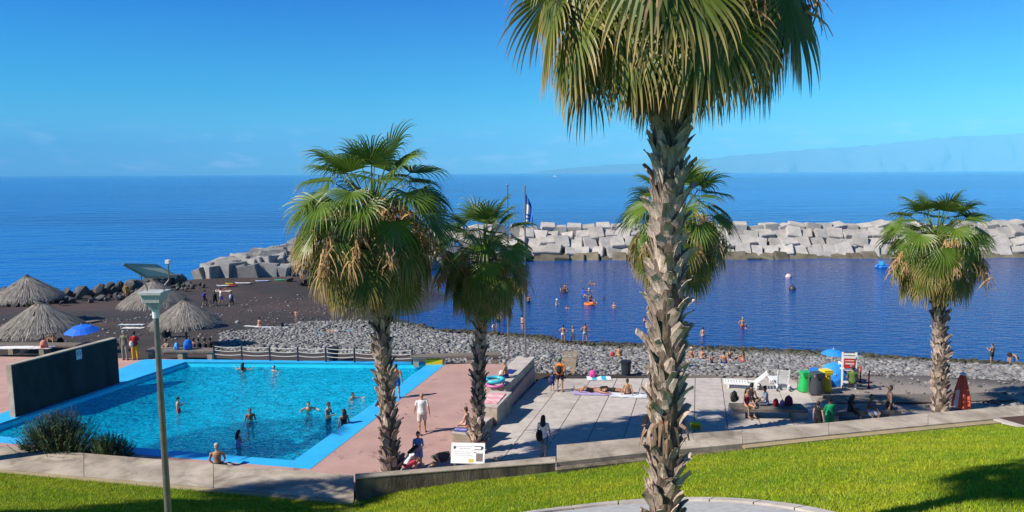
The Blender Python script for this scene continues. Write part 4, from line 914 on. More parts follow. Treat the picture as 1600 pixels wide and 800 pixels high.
for i, (u, va, d, hp, Rr, lab) in enumerate(((288, 467, 48.0, 3.35, 2.25, 'thatched straw parasol nearest the pool, by the bench'), (62, 470, 46.5, 3.2, 2.62, 'thatched straw parasol above the blue beach umbrella'), (240, 436.5, 59.0, 3.3, 2.7, 'thatched straw parasol behind the lamp head'), (42, 429.5, 61.0, 3.3, 2.75, 'thatched straw parasol farthest left by the boulders'))):
    ap = atd(u, va, d); t = thing('thatched_parasol', lab, 'parasol', (ap.x, ap.y, ap.z - hp), random.uniform(0, 6), 'thatched parasols on the black sand')
    k = Rr / 2.25; o = link('thatch', TH[i % 2], t, (0, 0, hp - 1.55 * k)); o.scale = (k, k, k)
    MB().tube([(0, 0, -1.2), (0, 0, hp - .1)], [.085, .075], n=8).build('post', M_WOODG, t); MB().lathe([(.15, hp - .12), (.13, hp + .02), (.03, hp + .05)], 10).build('cap', M_DARK, t)
    br = MB()
    for j in range(8):
        a = j * math.pi / 4; br.bar((.06 * math.cos(a), .06 * math.sin(a), hp - 1.0 * k), (Rr * .85 * math.cos(a), Rr * .85 * math.sin(a), hp - 1.55 * k + .15), .05)
    br.build('rafters', M_WOODG, t)
# ---- rope fence along the far pool edge
ft = thing('rope_fence', 'low rope fence with dark posts along the far pool edge', 'fence')
fp = [at(u, v, 0.015) for u, v in ((332, 563), (375.5, 564), (419.5, 565), (463.5, 566), (507.5, 567), (552.5, 568), (598, 569), (643, 570))]
fp = [p + Vector((0, .25, 0)) for p in fp]
for p in fp: MB().tube([(p.x, p.y, -.05), (p.x, p.y, .84), (p.x, p.y, .87)], [.05, .05, .03], n=8).build('post', mat('post_paint', (.035, .055, .065), rough=.5), ft)
for z in (.78, .55, .32):
    for i in range(7):
        a, b = fp[i], fp[i + 1]; pts = [a.lerp(b, k / 8) + Vector((0, 0, z - .07 * (1 - (k / 4 - 1) ** 2))) for k in range(9)]
        MB().tube(pts, .022, n=5).build('rope', cm((.62, .59, .52)), ft)
# ---- benches
def bench_slab(label, a, b, w, zt, z0, top=M_WOODG, foot=M_CONC, th=.12, nleg=3, slats=4, name='bench'):
    """long bench from a to b: slatted timber top on concrete feet"""
    d = (b - a); Lg = d.length; rz = math.atan2(d.y, d.x); t = thing(name, label, 'bench', (a.x, a.y, z0), rz)
    for k in range(slats): MB().box((Lg / 2, w * (k + .5) / slats, zt - z0 - th / 2), (Lg, w / slats - .02, th)).build('seat_plank', top, t)
    for k in range(nleg):
        x = .25 + (Lg - .5) * k / max(1, nleg - 1); MB().box((x, w / 2, (zt - z0 - th) / 2 - .05), (.3, w * .8, zt - z0 - th + .1)).build('foot', foot, t)
    return t
bench_slab('long grey bench between the couple and the rope fence', at(228, 556.5, .1), at(333, 558, .1), .75, .47, 0)
bench_slab('long bench with towels at the far left of the deck', at(-40, 549.5, .1), at(118, 550, .1), .8, .50, 0, nleg=4)
bench_slab('dark bench at the far right corner of the pool', at(643, 569, .1), at(782, 565, .1) , .7, .50, 0, nleg=4)
def block_bench(label, pr0, pr1, w, zt):
    """solid concrete block bench; pr0/pr1 = near and far right top corners"""
    d = (pr1 - pr0).normalized(); n = Vector((d.y, -d.x, 0)); t = thing('concrete_bench', label, 'bench', (pr0.x, pr0.y, 0))
    o = Vector((pr0.x, pr0.y, 0)); q = [pr0 - o, pr1 - o, pr1 - n * w - o, pr0 - n * w - o]
    MB().prism([(p.x, p.y) for p in q], [-.55, -.8, -.8, -.55], zt - .05).build('block', M_CONC, t)
    q = [p + (n * .015 if i < 2 else -n * .015) + (d * .015 if i in (1, 2) else -d * .015) for i, p in enumerate(q)]
    MB().prism([(p.x, p.y) for p in q], zt - .05, zt).build('seat_slab', M_CONCL, t)
    return t
block_bench('low concrete bench next to the palm behind the notice board', at(735, 679, .46), at(767, 653, .46), .8, .46)
block_bench('low concrete bench with a pink towel', at(776.5, 636, .46), at(799, 612.5, .46), .98, .46)
block_bench('long concrete ledge ending by the flagpoles', at(790, 604, .46), at(835, 558, .46), .95, .46)
q = [at(650, 564, .46), at(836, 557.5, .46)]
# ---- flagpoles
for u, lab, vt in ((796, 'bare grey flagpole left of the one with the flag', 290), (822.5, 'grey flagpole with a limp blue and white flag', 292)):
    b = at(u, 558, .46) + Vector((-.05, .0, 0)); zt = atd(u, vt, b.y).z
    t = thing('flagpole', lab, 'flagpole', (b.x, b.y, 0)); MB().tube([(0, 0, .35), (0, 0, .5), (0, 0, zt)], [.06, .055, .035], n=8).build('pole', M_GALV, t); MB().ell((0, 0, zt + .04), (.06, .06, .06)).build('finial', M_GALV, t); MB().lathe([(.13, .455), (.13, .49), (.06, .52)], 10).build('base_plate', M_GALV, t)
FB = Vector((b.x, b.y, zt))
fl = MB(); NU, NV = 9, 16; W_, H_ = .38, 1.75
vs = []
for j in range(NV + 1):
    for i in range(NU + 1):
        s = i / NU; z = -j / NV * H_; x = .05 + s * W_ * (.45 + .55 * math.sin(min(1, j / 7) * 1.4)); vs.append((x, .09 * math.sin(s * 9 + j * .25) * (0.3 + s), z - s * .35 * (1 - j / NV)))
fl.add(vs, [(j * (NU + 1) + i, j * (NU + 1) + i + 1, (j + 1) * (NU + 1) + i + 1, (j + 1) * (NU + 1) + i) for j in range(NV) for i in range(NU)])
fo = thing('flag', 'limp blue flag with a white device hanging from the flagpole', 'flag', (FB.x, FB.y, FB.z - .35))
me = fl.mesh('cloth', cm((.03, .18, .62)), smooth=True); me.materials.append(cm((.8, .8, .8)))
for p in me.polygons:
    j, i = divmod(p.index, NU)
    if (5 <= j <= 9 and i < 6) or (j in (11, 13) and i < 4): p.material_index = 1
link('cloth', me, fo)
# ---- boardwalks
def boardwalk(label, a, b, w, n, zf, m=M_WOODT):
    d = (b - a); d.z = 0; Lg = d.length; d.normalize(); s = Vector((-d.y, d.x, 0)); t = thing('boardwalk', label, 'boardwalk'); pw = Lg / n
    for k in range(n):
        c = a + d * (k + .5) * pw; z0, z1 = zf(*(c - d * pw * .5)[:2]), zf(*(c + d * pw * .5)[:2]); up = Vector((d.x, d.y, (z1 - z0) / pw)).normalized(); c.z = (z0 + z1) / 2 + .07
        e = Matrix((s, up, s.cross(up))).transposed(); mb = MB(); mb.box((0, 0, 0), (w, pw - .015, .04), m=e); mb.build('plank', m, t, loc=c)
    for sd in (-.4, .4):
        pts = [a + d * Lg * k / 6 + s * w * sd for k in range(7)]
        for k in range(6):
            p, q = pts[k], pts[k + 1]; MB().bar((p.x, p.y, zf(p.x, p.y) + .02), (q.x, q.y, zf(q.x, q.y) + .02), .08, .06).build('joist', M_WOODG, t)
g1, g2 = on(888, 591, terr, -.9), on(893, 550, terr, -2.5); boardwalk('narrow tan boardwalk leading down over the pebbles', Vector((g1.x, 41.0, 0)), g2, 1.0, 44, terr)
g1, g2 = on(1294, 626, terr, -.6), on(1575, 622, terr, -.6); boardwalk('long slatted boardwalk on the sand past the right palm', g1, g2, 1.25, 76, lambda x, y: terr(x, y) + .03, M_WOODG)
g1, g2 = at(-60, 538, -.5), at(152, 497, -1.6); boardwalk('grey boardwalk crossing the black sand at the left', g1, g2, .9, 60, terr, M_WOODG)
# ---- notice board
sg = at(728, 729, -.15); t = thing('notice_board', 'white notice board with grey lettering behind the low wall', 'sign', (-1.63, 25.15, pz(0, 25.2)), R(-4))
MB().box((0, 0, .62), (1.22, .05, .72)).build('panel', mat('sign_white', (.86, .86, .86), (.8, .8, .8), rough=.5), t)
for x in (-.5, .5): MB().box((x, .06, .5), (.06, .05, 1.0)).build('leg', M_GALV, t)
for k, (z, w, x) in enumerate(((.86, .60, -.18), (.78, .34, -.14), (.66, .62, -.2), (.60, .58, -.2), (.54, .60, -.2))):
    mb = MB(); rr = random.Random(k); xx = x - w / 2
    while xx < x + w / 2: l = rr.uniform(.03, .09); mb.box((xx + l / 2, -.028, z), (l, .006, .026 if k < 2 else .018)); xx += l + .018
    mb.build('text_line', cm((.55, .57, .57)), t)
for z, l in ((.86, .26), (.745, .3), (.645, .08)): MB().box((.27 + l / 2 - .05, -.028, z), (l, .006, .024)).build('heading_bar', cm((.08, .08, .09)), t)
MB().box((.42, -.028, .48), (.24, .006, .28)).build('picture', cm((.25, .2, .19)), t); MB().box((.12, -.028, .36), (.18, .006, .12)).build('picture', cm((.7, .55, .1)), t)
for c_ in t.children:
    if c_.name.split('.')[0] != 'leg': c_.rotation_euler = (R(-24), 0, 0); c_.location = (0, -.25, .20)
# ---- small things on deck and plaza
p = at(688, 722, 0); o = link('rock', ROCKS[2], None, (p.x, p.y + .2, .18)); o.scale = (.75, .6, .6); tag(o, 'grey rock left of the white notice board', 'rock')
p = at(858, 722, -.1); o = link('rock', ROCKS[5], None, (at(773, 722, -.1).x, 26.2, -.02)); o.scale = (.3, .25, .25); tag(o, 'small dark stone on the plaza near the low wall', 'rock')
yb = on(1086, 672, pz, -.2); t = thing('yellow_stool', 'small yellow plastic stool beside the tallest trunk', 'stool', (yb.x, yb.y, pz(yb.x, yb.y)))
MB().box((0, 0, .30), (.42, .34, .05)).build('seat', cm((.75, .6, .02)), t); MB().box((0, 0, .14), (.40, .05, .10)).build('cross_panel', cm((.75, .6, .02)), t)
for x in (-.18, .18): MB().box((x, 0, .14), (.05, .3, .28)).build('leg', cm((.75, .6, .02)), t)
MB().box((0, 0, .24), (.36, .3, .06)).build('skirt', cm((.6, .48, .02)), t)
yc = at(669, 569, 0); t = thing('yellow_crate', 'yellow plastic crate under the dark bench', 'crate', (yc.x + .35, yc.y + .1, 0.0))
for dx, dy, sx_, sy in ((0, -.25, .95, .03), (0, .25, .95, .03), (-.46, 0, .03, .47), (.46, 0, .03, .47)): MB().box((dx, dy, .16), (sx_, sy, .30)).build('side', cm((.75, .55, .02)), t)
MB().box((0, 0, .025), (.92, .47, .03)).build('bottom', cm((.75, .55, .02)), t)
def bin_(label, u, v, zf, r, h, c, z0=-1):
    p = on(u, v, zf, z0); t = thing('litter_bin', label, 'bin', p); MB().lathe([(r * .8, 0), (r, h * .95), (r * 1.04, h * .95), (r * 1.04, h), (r * .95, h), (r * .8, h * .2)], 14).build('body', c, t, smooth=False)
    MB().lathe([(r * 1.06, h - .12), (r * 1.08, h - .05), (r * 1.06, h)], 14).build('rim', M_BLACK, t); return t
bin_('dark litter bin on the pebbles near the sunbathers', 978, 587, terr, .30, .85, mat('bin_teal', (.015, .03, .035), rough=.5))
bin_('dark blue litter bin behind the rope fence', 521, 564, terr, .32, .8, cm((.01, .03, .07), .5))
bin_('dark bin under the thatched parasol nearest the pool', 260, 527, terr, .4, .95, cm((.012, .025, .03), .5))
# ---- recycling bag stands
def bag_stand(label, u, v, c, lid, h=.98, r=.27, seed=0):
    p = on(u, v, terr, -.9); rg = random.Random(seed); t = thing('recycling_stand', label, 'bin', (p.x, p.y, ground_z(p.x, p.y)), rg.uniform(0, 1), 'recycling bag stands')
    mb = MB(); n = 18; vs = []; pr = [(1.12, .02), (1.22, .10), (1.08, .35), (.94, .65), (.82, .86), (.9, .97)]
    for rr, zz in pr:
        for k in range(n): a = 2 * math.pi * k / n; w = r * rr * (1 + .07 * math.sin(a * 5 + zz * 4) + rg.uniform(-.03, .03)); vs.append((w * math.cos(a), w * math.sin(a), zz * h))
    mb.add(vs, [(j * n + k, j * n + (k + 1) % n, (j + 1) * n + (k + 1) % n, (j + 1) * n + k) for j in range(len(pr) - 1) for k in range(n)] + [tuple(reversed(range(n))), tuple((len(pr) - 1) * n + k for k in range(n))])
    mb.build('bag', cm(c, .35, 'film'), t, smooth=True)
    MB().box((0, 0, h + .03), (r * 1.75, r * 1.7, .12)).build('lid', cm(lid, .4, 'film'), t); MB().box((0, -r * .9, h - .08), (r * 1.65, .03, .14)).build('lid_flap', cm(lid, .4, 'film'), t)
    for sx_ in (-1, 1): MB().tube([(sx_ * r * .95, r * .95, 0), (sx_ * r * .95, r * .95, h)], .018, n=6).build('frame_post', M_GALV, t)
bag_stand('green recycling bag on its stand', 1257, 609, (.02, .42, .10), (.02, .42, .10), seed=1)
bag_stand('blue topped recycling bag behind the grey one', 1272, 607, (.02, .07, .25), (.03, .20, .62), seed=2)
bag_stand('dark grey refuse bag between green and yellow ones', 1276, 616, (.045, .05, .06), (.06, .065, .075), 1.05, .30, seed=3)
bag_stand('yellow recycling bag on its stand', 1289, 612, (.72, .50, .02), (.85, .66, .02), 1.08, .28, seed=4)
# ---- lifeguard chair with red board
lc = on(1326, 608, terr, -.9); t = thing('lifeguard_chair', 'tall white lifeguard chair with a red notice on its back', 'lifeguard chair', (lc.x, lc.y, terr(lc.x, lc.y)), R(-8))
for x in (-.34, .34):
    MB().bar((x, 0, -.2), (x, .12, 1.95), .075).build('rear_leg', M_WHITE, t); MB().bar((x, 1.0, -.25), (x, .62, 1.25), .075).build('front_leg', M_WHITE, t); MB().bar((x, .04, 1.28), (x, .75, 1.28), .06).build('arm_rail', M_WHITE, t)
MB().box((0, .38, 1.0), (.68, .6, .05)).build('seat', M_WHITE, t)
for z in (.38, 1.85): MB().box((0, z * .06, z), (.66, .05, .09)).build('rail', M_WHITE, t)
nb = MB().box((0, .04, 1.38), (.56, .03, .52)).build('notice', cm(RED), t)
for z, w in ((1.52, .44), (1.38, .46), (1.34, .4), (1.24, .2)): MB().box((0 if w > .3 else .13, .02, z), (w, .012, .035)).build('text_line', cm((.75, .75, .75)), nb)
MB().box((0, .03, 1.70), (.58, .03, .12)).build('white_slat', M_WHITE, t)
# ---- beach umbrellas
def umbrella(label, loc, R_, h, c, tilt=0, az=0, open_=True):
    t = thing('beach_umbrella', label, 'umbrella', loc, az); e = Matrix.Rotation(tilt, 3, 'X')
    can = MB(); n = 8; vs = [e @ Vector((0, 0, h))]
    for k in range(16):
        a = 2 * math.pi * k / 16; rr = R_ * (1 if k % 2 == 0 else .95)
        for f, z in ((.55, -.13), (1, -.42)): vs.append(e @ Vector((rr * f * math.cos(a), rr * f * math.sin(a), h + z * R_ * (1 if k % 2 == 0 else .93))))
    fs = []
    for k in range(16):
        j = (k + 1) % 16; fs += [(0, 1 + 2 * k, 1 + 2 * j), (1 + 2 * k, 2 + 2 * k, 2 + 2 * j, 1 + 2 * j)]
    can.add(vs, fs); m = cm(c, .6); ob = can.build('canopy', m, t); MB().tube([e @ Vector((0, 0, -.0)), e @ Vector((0, 0, h + .08))], .02, n=6).build('pole', M_WHITE, t)
    for k in range(0, 16, 2): MB().bar(vs[0] + e @ Vector((0, 0, -.05)), vs[2 + 2 * k] + Vector((0, 0, -.01)), .012).build('rib', M_GALV, ob)
    return t
p = on(1300, 597, terr, -1.2); umbrella('open blue beach umbrella by the lifeguard chair', (p.x, p.y, terr(p.x, p.y)), .66, 1.85, (.03, .26, .80))
p = on(1303, 606, terr, -1.0); umbrella('blue beach umbrella lying tilted on its side by the bags', (p.x + .15, p.y + .35, terr(p.x, p.y) + .62), .68, .25, (.03, .28, .85), R(72), R(-15))
p = at(124, 551, -.35); umbrella('bright blue umbrella behind the slab wall', (p.x, p.y + .6, -.4), 1.02, 1.75, (.02, .16, .75), R(6))
# closed red parasol
p = on(1501, 640, terr, -.4); t = thing('closed_parasol', 'closed red parasol with white patches on a stand', 'parasol', (p.x, p.y, terr(p.x, p.y)))
mb = MB(); n = 20; vs = []; pr = [(.36, .12), (.34, .5), (.26, 1.0), (.17, 1.45), (.11, 1.68), (.04, 1.74)]
for rr, z in pr:
    for k in range(n): a = 2 * math.pi * k / n; w = rr * (1 + .22 * math.sin(a * 6)); vs.append((w * math.cos(a), w * math.sin(a), z))
mb.add(vs, [(j * n + k, j * n + (k + 1) % n, (j + 1) * n + (k + 1) % n, (j + 1) * n + k) for j in range(5) for k in range(n)] + [tuple(reversed(range(n)))])
me = mb.mesh('canopy', cm((.80, .13, .07))); me.materials.append(cm((.8, .78, .76)))
for q_ in me.polygons:
    if (q_.index < 40 and q_.index < 20 and q_.index in (10, 11)) or q_.index == 31: q_.material_index = 1
link('canopy', me, t); MB().tube([(0, 0, 0), (0, 0, 1.85)], .025, n=8).build('pole', M_WHITE, t); MB().lathe([(.3, 0), (.3, .06), (.05, .1)], 14).build('base', M_CONC, t); MB().lathe([(.12, 1.69), (.13, 1.76), (.05, 1.82)], 12).build('cap', M_WHITE, t)
# red stakes
for u, v, vt, lab in ((1291, 592, 571, 'red stake left of the blue umbrella'), (1344, 598, 572, 'red stake right behind the lifeguard chair'), (1357, 606, 579, 'red stake farthest right of the lifeguard chair')):
    p = on(u, v, terr, -1); zt = atd(u, vt, p.y).z; t = thing('marker_stake', lab, 'stake', p); MB().tube([(0, 0, -.2), (0, 0, zt - p.z)], .04, n=8).build('pole', cm(RED), t); MB().lathe([(.1, 0), (.1, .06), (.05, .1)], 8).build('base', M_DARK, t)
p = on(1332, 599, terr, -1); t = thing('folding_chair', 'dark green folding chair behind the lifeguard chair', 'chair', (p.x, p.y, terr(p.x, p.y)), R(-20))
MB().box((0, .12, .33), (.5, .5, .04)).build('seat', cm((.03, .07, .03)), t); MB().box((0, -.16, .68), (.5, .04, .6)).build('backrest', cm((.03, .07, .03)), t)
for x in (-.24, .24):
    MB().bar((x, -.2, 0), (x, -.16, .98), .03).build('rear_leg', M_DARK, t); MB().bar((x, .36, 0), (x, .34, .33), .03).build('front_leg', M_DARK, t); MB().bar((x, -.16, .56), (x, .34, .56), .035).build('armrest', M_DARK, t)
# ---- sun loungers
def lounger(label, u, v, rz, back=.9):
    p = on(u, v, pz, -.8); t = thing('sun_lounger', label, 'sun lounger', (p.x, p.y, ground_z(p.x, p.y)), rz, 'white sun loungers')
    L1 = 1.25
    for y in (-.3, .3): MB().bar((-L1 / 2 - .35, y, .30), (L1 / 2 + .2, y, .30), .05, .09).build('side_rail', M_WHITE, t)
    for k in range(9): MB().box((-L1 / 2 - .3 + k * .14, 0, .335), (.10, .56, .025)).build('slat', M_WHITE, t)
    for k in range(7): a = back; x = L1 / 2 + .0; MB().box((x + math.cos(a) * (.08 + k * .115), 0, .34 + math.sin(a) * (.08 + k * .115)), (.085, .56, .025), m=Matrix.Rotation(-a, 3, 'Y')).build('backrest_slat', M_WHITE, t)
    for y in (-.29, .29): MB().bar((L1 / 2, y, .33), (L1 / 2 + math.cos(back) * .85, y, .33 + math.sin(back) * .85), .05).build('backrest_rail', M_WHITE, t)
    for x in (-.75, .65):
        for y in (-.28, .28): MB().bar((x, y, 0), (x + .05, y, .3), .06).build('leg', M_WHITE, t)
    for y in (-.33, .33): MB().tube([(L1 / 2 + .25, y - .02, .1), (L1 / 2 + .25, y + .02, .1)], .1, n=12).build('wheel', M_DARK, t)
    return t
lounger('white lounger seen side on behind the concrete table', 1160, 606, R(-14), .75)
lounger('white lounger with upright slatted back facing us', 1217, 605, R(-95), 1.35)
# ---- concrete picnic tables
def table(label, u, v, Lg, w, rz, zf):
    p = on(u, v, zf, -.3); t = thing('concrete_table', label, 'table', (p.x, p.y, zf(p.x, p.y)), rz)
    MB().box((0, 0, .42), (Lg, w, .12)).build('seat_slab', M_WOODG, t)
    for x in (-Lg / 2 + .25, Lg / 2 - .25): MB().box((x, 0, .14), (.55, w * .9, .44)).build('foot', M_CONCL, t)
    return t
table('long low concrete bench table shaded by the palm', 1199, 651, 3.3, .95, R(-3), pz)
table('low bench table behind the parapet with people around it', 1342, 655, 3.4, .9, R(6), lambda x, y: terr(x, y) - .05)
# ---- manhole hatch in the lawn
hq = [at(u, v, .97) for u, v in ((1560, 655.5), (1600, 652), (1640, 661), (1606, 668.5))]
t = thing('access_hatch', 'brown metal access hatch in a concrete frame at the lawn corner', 'hatch'); cx = sum((q for q in hq), Vector()) / 4
MB().prism([((q.x - cx.x) * 1.5 + cx.x, (q.y - cx.y) * 1.5 + cx.y) for q in hq], .8, 1.03).build('frame', M_CONCL, t); MB().prism([(q.x, q.y) for q in hq], .9, 1.045).build('cover', mat('rusty_steel', (.10, .05, .03), (.06, .035, .025), scale=5, rough=.7), t)
# ---- towels, boards and bags lying about
def towel(label, u, v, L_, w, rz, c, zf=terr, c2=None, z=None, dz=.05, n=10, name='towel'):
    p = on(u, v, zf, -1) if z is None else at(u, v, z); zz = (zf(p.x, p.y) if z is None else z); mb = MB(); vs = []; rr = random.Random(int(u * 7 + v)); cr_, sr = math.cos(rz), math.sin(rz)
    for j in range(n + 1):
        for i in range(5):
            x = (j / n - .5) * L_; y = (i / 4 - .5) * w; X_, Y_ = p.x + x * cr_ - y * sr, p.y + x * sr + y * cr_
            vs.append((x * cr_ - y * sr, x * sr + y * cr_, ((zf(X_, Y_) if z is None else z) - zz) + dz + rr.uniform(-.015, .02)))
    b = len(vs); vs += [(a, b_, c_ - .03) for a, b_, c_ in vs]
    top = [(j * 5 + i, (j + 1) * 5 + i, (j + 1) * 5 + i + 1, j * 5 + i + 1) for j in range(n) for i in range(4)]
    rim = [j * 5 for j in range(n + 1)] + [n * 5 + i for i in range(1, 5)] + [j * 5 + 4 for j in range(n - 1, -1, -1)] + [i for i in range(3, 0, -1)]
    mb.add(vs, top + [tuple(b + k for k in reversed(f)) for f in top] + [(rim[k], rim[(k + 1) % len(rim)], b + rim[(k + 1) % len(rim)], b + rim[k]) for k in range(len(rim))]); me = mb.mesh(name, cm(c)); me.materials.append(cm(c2 or c))
    for q_ in me.polygons:
        j = (q_.index // 4) % n
        if c2 and q_.index < 4 * n and j % 4 >= 2: q_.material_index = 1
    o = link(name, me, None, (p.x, p.y, zz)); return tag(o, label, 'towel' if name == 'towel' else name.replace('_', ' '))
towel('white and turquoise towel on the plaza edge', 936, 592.5, 1.35, .75, 0, (.72, .72, .74), ground_z, (.03, .42, .6))
towel('lilac towel under the lying man', 925, 615, 1.9, .8, R(-6), (.42, .36, .62), pz)
towel('pale blue towel under the seated woman', 984, 619, 2.0, .75, R(-10), (.60, .68, .78), pz, (.72, .74, .78))
towel('pink towel with a white figure on the concrete bench', 771, 623, 1.55, .75, math.atan2(DIRV.y, DIRV.x), (.72, .34, .38), None, (.75, .50, .52), z=.46, dz=.035)
towel('dark blue towel on the bench beside the palm', 722, 670, .75, .5, math.atan2(DIRV.y, DIRV.x), (.06, .10, .30), None, (.35, .25, .55), z=.46, dz=.035)
towel('navy towel on the ledge beside the seated man', 797, 581, .75, .45, R(70), (.02, .03, .20), None, None, z=.46, dz=.035)
towel('pale towel on the pebbles under the lone seated woman', 962, 558, 1.4, .6, R(4), (.65, .62, .58))
towel('small pale towel left of the tallest trunk', 1010, 560, 1.3, .6, R(-6), (.66, .70, .72))
towel('turquoise towel among the pebbles by two seated women', 1107, 565, 2.0, .7, R(-5), (.10, .50, .58))
towel('pink towel at the left of the beach sitters', 1083, 560, 1.4, .6, R(3), (.65, .40, .42))
towel('white beach mat under the seated couple', 1124, 570, 2.6, .7, R(-3), (.74, .74, .74))
towel('red towel under the rightmost beach sitter', 1162, 566, 1.1, .6, R(3), (.62, .10, .12))
towel('white towel on the pebbles beyond the loungers', 1228, 572, 1.6, .7, R(-2), (.74, .74, .72))
towel('red and white towel on the pebbles beyond the loungers', 1250, 573, 1.5, .7, R(4), (.65, .16, .16), terr, (.74, .72, .7))
towel('white towel under the sitter on the grey stones at the left', 402, 511, 2.2, .8, R(-3), (.72, .72, .72))
towel('white towel with a dark bundle on the grey stones', 432, 512, 2.0, .8, R(4), (.70, .70, .72))
towel('turquoise towel under the bather lying on the stones', 508, 520, 1.6, .8, R(2), (.06, .50, .55))
towel('small turquoise towel right of the bather lying on the stones', 551, 518, 1.5, .7, R(0), (.10, .52, .58))
towel('white towel on the far left bench', 20, 543.5, 3.2, .6, R(0), (.74, .74, .74), None, None, z=.50, dz=.035)
towel('patterned white and red towel on the far left bench', 62, 543.5, 1.5, .6, R(0), (.70, .68, .66), None, (.50, .20, .18), z=.50, dz=.035)
towel('white towel on the sand under the nearest thatched parasol', 208, 513, 1.6, .8, R(5), (.74, .74, .76))
towel('pale blue striped towel left of the nearest thatched parasol', 205, 508, 1.9, .7, R(12), (.5, .66, .78), terr, (.74, .76, .78))
towel('white towel by the boulders near the sunbathers', 348, 455, 2.0, .9, R(0), (.74, .74, .72))
def board(label, u, v, L_, w, rz, c, c2=None):
    p = on(u, v, terr, -3.5); t = thing('paddle_board', label, 'paddle board', (p.x, p.y, terr(p.x, p.y) + .08), rz, 'boards and kayaks on the sand'); mb = MB(); n = 14; vs = []
    for k in range(n + 1):
        s = k / n * 2 - 1; ww = w / 2 * max(.04, (1 - abs(s) ** 2.6)); x = s * L_ / 2; zz = .16 * max(0, abs(s) - .6) ** 2 * 4
        vs += [(x, -ww, zz + .06), (x, ww, zz + .06), (x, ww * .8, zz - .04), (x, -ww * .8, zz - .04)]
    mb.add(vs, [(4 * k + j, 4 * k + 4 + j, 4 * k + 4 + (j + 1) % 4, 4 * k + (j + 1) % 4) for k in range(n) for j in range(4)] + [(0, 1, 2, 3), (4 * n + 3, 4 * n + 2, 4 * n + 1, 4 * n)])
    me = mb.mesh('hull', cm(c, .35, 'film')); me.materials.append(cm(c2 or c, .35, 'film'))
    for q_ in me.polygons:
        if c2 and q_.index // 4 >= n * .55: q_.material_index = 1
    h_ = link('hull', me, t); MB().box((0, 0, .075), (L_ * .22, w * .4, .02)).build('deck_pad', cm(tuple(x * .6 for x in c)), t); MB().bar((-L_ * .42, 0, -.02), (-L_ * .38, 0, -.12), .02, .1).build('fin', M_DARK, t)
board('white and red board beside the yellow one', 355, 447.5, 2.6, .8, R(5), (.75, .75, .74), (.65, .08, .06))
board('small yellow board behind the white and red one', 359, 444.5, 1.3, .7, R(-10), (.78, .50, .03))
board('white board on the dark sand below the blocks', 381, 443.5, 2.3, .8, R(-4), (.76, .76, .75))
board('pale blue board on the dark sand below the blocks', 411, 440, 2.0, .8, R(3), (.50, .56, .80))
board('green board on the dark sand below the blocks', 442, 438.5, 2.2, .85, R(2), (.04, .45, .26))
def bag(label, u, v, zf, s, c, z=None, name='backpack', y=None):
    p = on(u, v, zf, -1) if z is None else at(u, v, z); zz = p.z if z is None else z
    if y: p = atd(u, v, y); zz = p.z
    t = thing(name, label, 'bag', (p.x, p.y, zz), random.uniform(-1, 1)); mb = MB(); n = 12; vs = []; pr = [(.75, .0), (.95, .06), (1.0, .3), (.92, .6), (.7, .85), (.25, 1.0)]
    for rr, z_ in pr:
        for k in range(n): a = 2 * math.pi * k / n; vs.append((s * .42 * rr * math.cos(a), s * .28 * rr * math.sin(a), s * z_))
    mb.add(vs, [(j * n + k, j * n + (k + 1) % n, (j + 1) * n + (k + 1) % n, (j + 1) * n + k) for j in range(5) for k in range(n)] + [tuple(reversed(range(n))), tuple(5 * n + k for k in range(n))])
    mb.build('body', cm(c), t, smooth=True); MB().box((0, -s * .27, s * .3), (s * .5, s * .12, s * .35)).build('pocket', cm(tuple(x * .7 for x in c)), t)
    for x in (-.12, .12): MB().tube([(x * s, s * .24, s * .85), (x * s, s * .36, s * .5), (x * s, s * .25, s * .1)], .02 * s + .004, n=5).build('strap', M_BLACK, t)
    MB().tube([(-.06 * s, 0, s * .97), (0, 0, s * 1.08), (.06 * s, 0, s * .97)], .012, n=5).build('handle', M_BLACK, t); return t
_bt = at(1199, 648, .02).z
bag('dark rucksack on the left end of the shaded bench', 1147, 627, None, .50, (.02, .02, .022), z=pz(0, 31.5) + .48)
bag('maroon bag on the right end of the shaded bench', 1232, 633, None, .45, (.16, .02, .06), z=pz(0, 31.5) + .48)
bag('red bag in the middle of the shaded bench', 1212, 634, None, .34, (.30, .02, .03), z=pz(0, 31.5) + .48)
bag('purple bag in the middle of the shaded bench', 1222, 634, None, .28, (.30, .16, .45), z=pz(0, 31.5) + .48)
bag('pink bag on the bench beside the palm', 750, 664, None, .42, (.70, .08, .30), z=.46)
bag('pink bundle on the white and turquoise towel', 926, 591, ground_z, .42, (.75, .08, .35))
bag('white beach bag on the ledge by the seated man', 784, 590, None, .40, (.75, .72, .72), z=.46)
bag('black bag on the grey stones behind the white towel', 441, 511, terr, .42, (.02, .02, .02))
bag('red bag by the lone woman on the pebbles', 957, 558, terr, .4, (.40, .05, .06))
bag('blue cool bag under the nearest thatched parasol', 294, 546, None, .62, (.02, .16, .60), z=.47)
bag('pale blue bag on the bench under the thatched parasol', 276, 546, None, .42, (.10, .36, .70), z=.47)
bag('red beach bag on the far left bench', 69, 544, None, .5, (.65, .25, .22), z=.50)
bag('black bag in the shade of the blue umbrella', 95, 540, terr, .55, (.03, .03, .035), z=None)
bag('pale rucksack on the sand by the far umbrella stakes', 1331, 599, terr, .4, (.45, .42, .4))
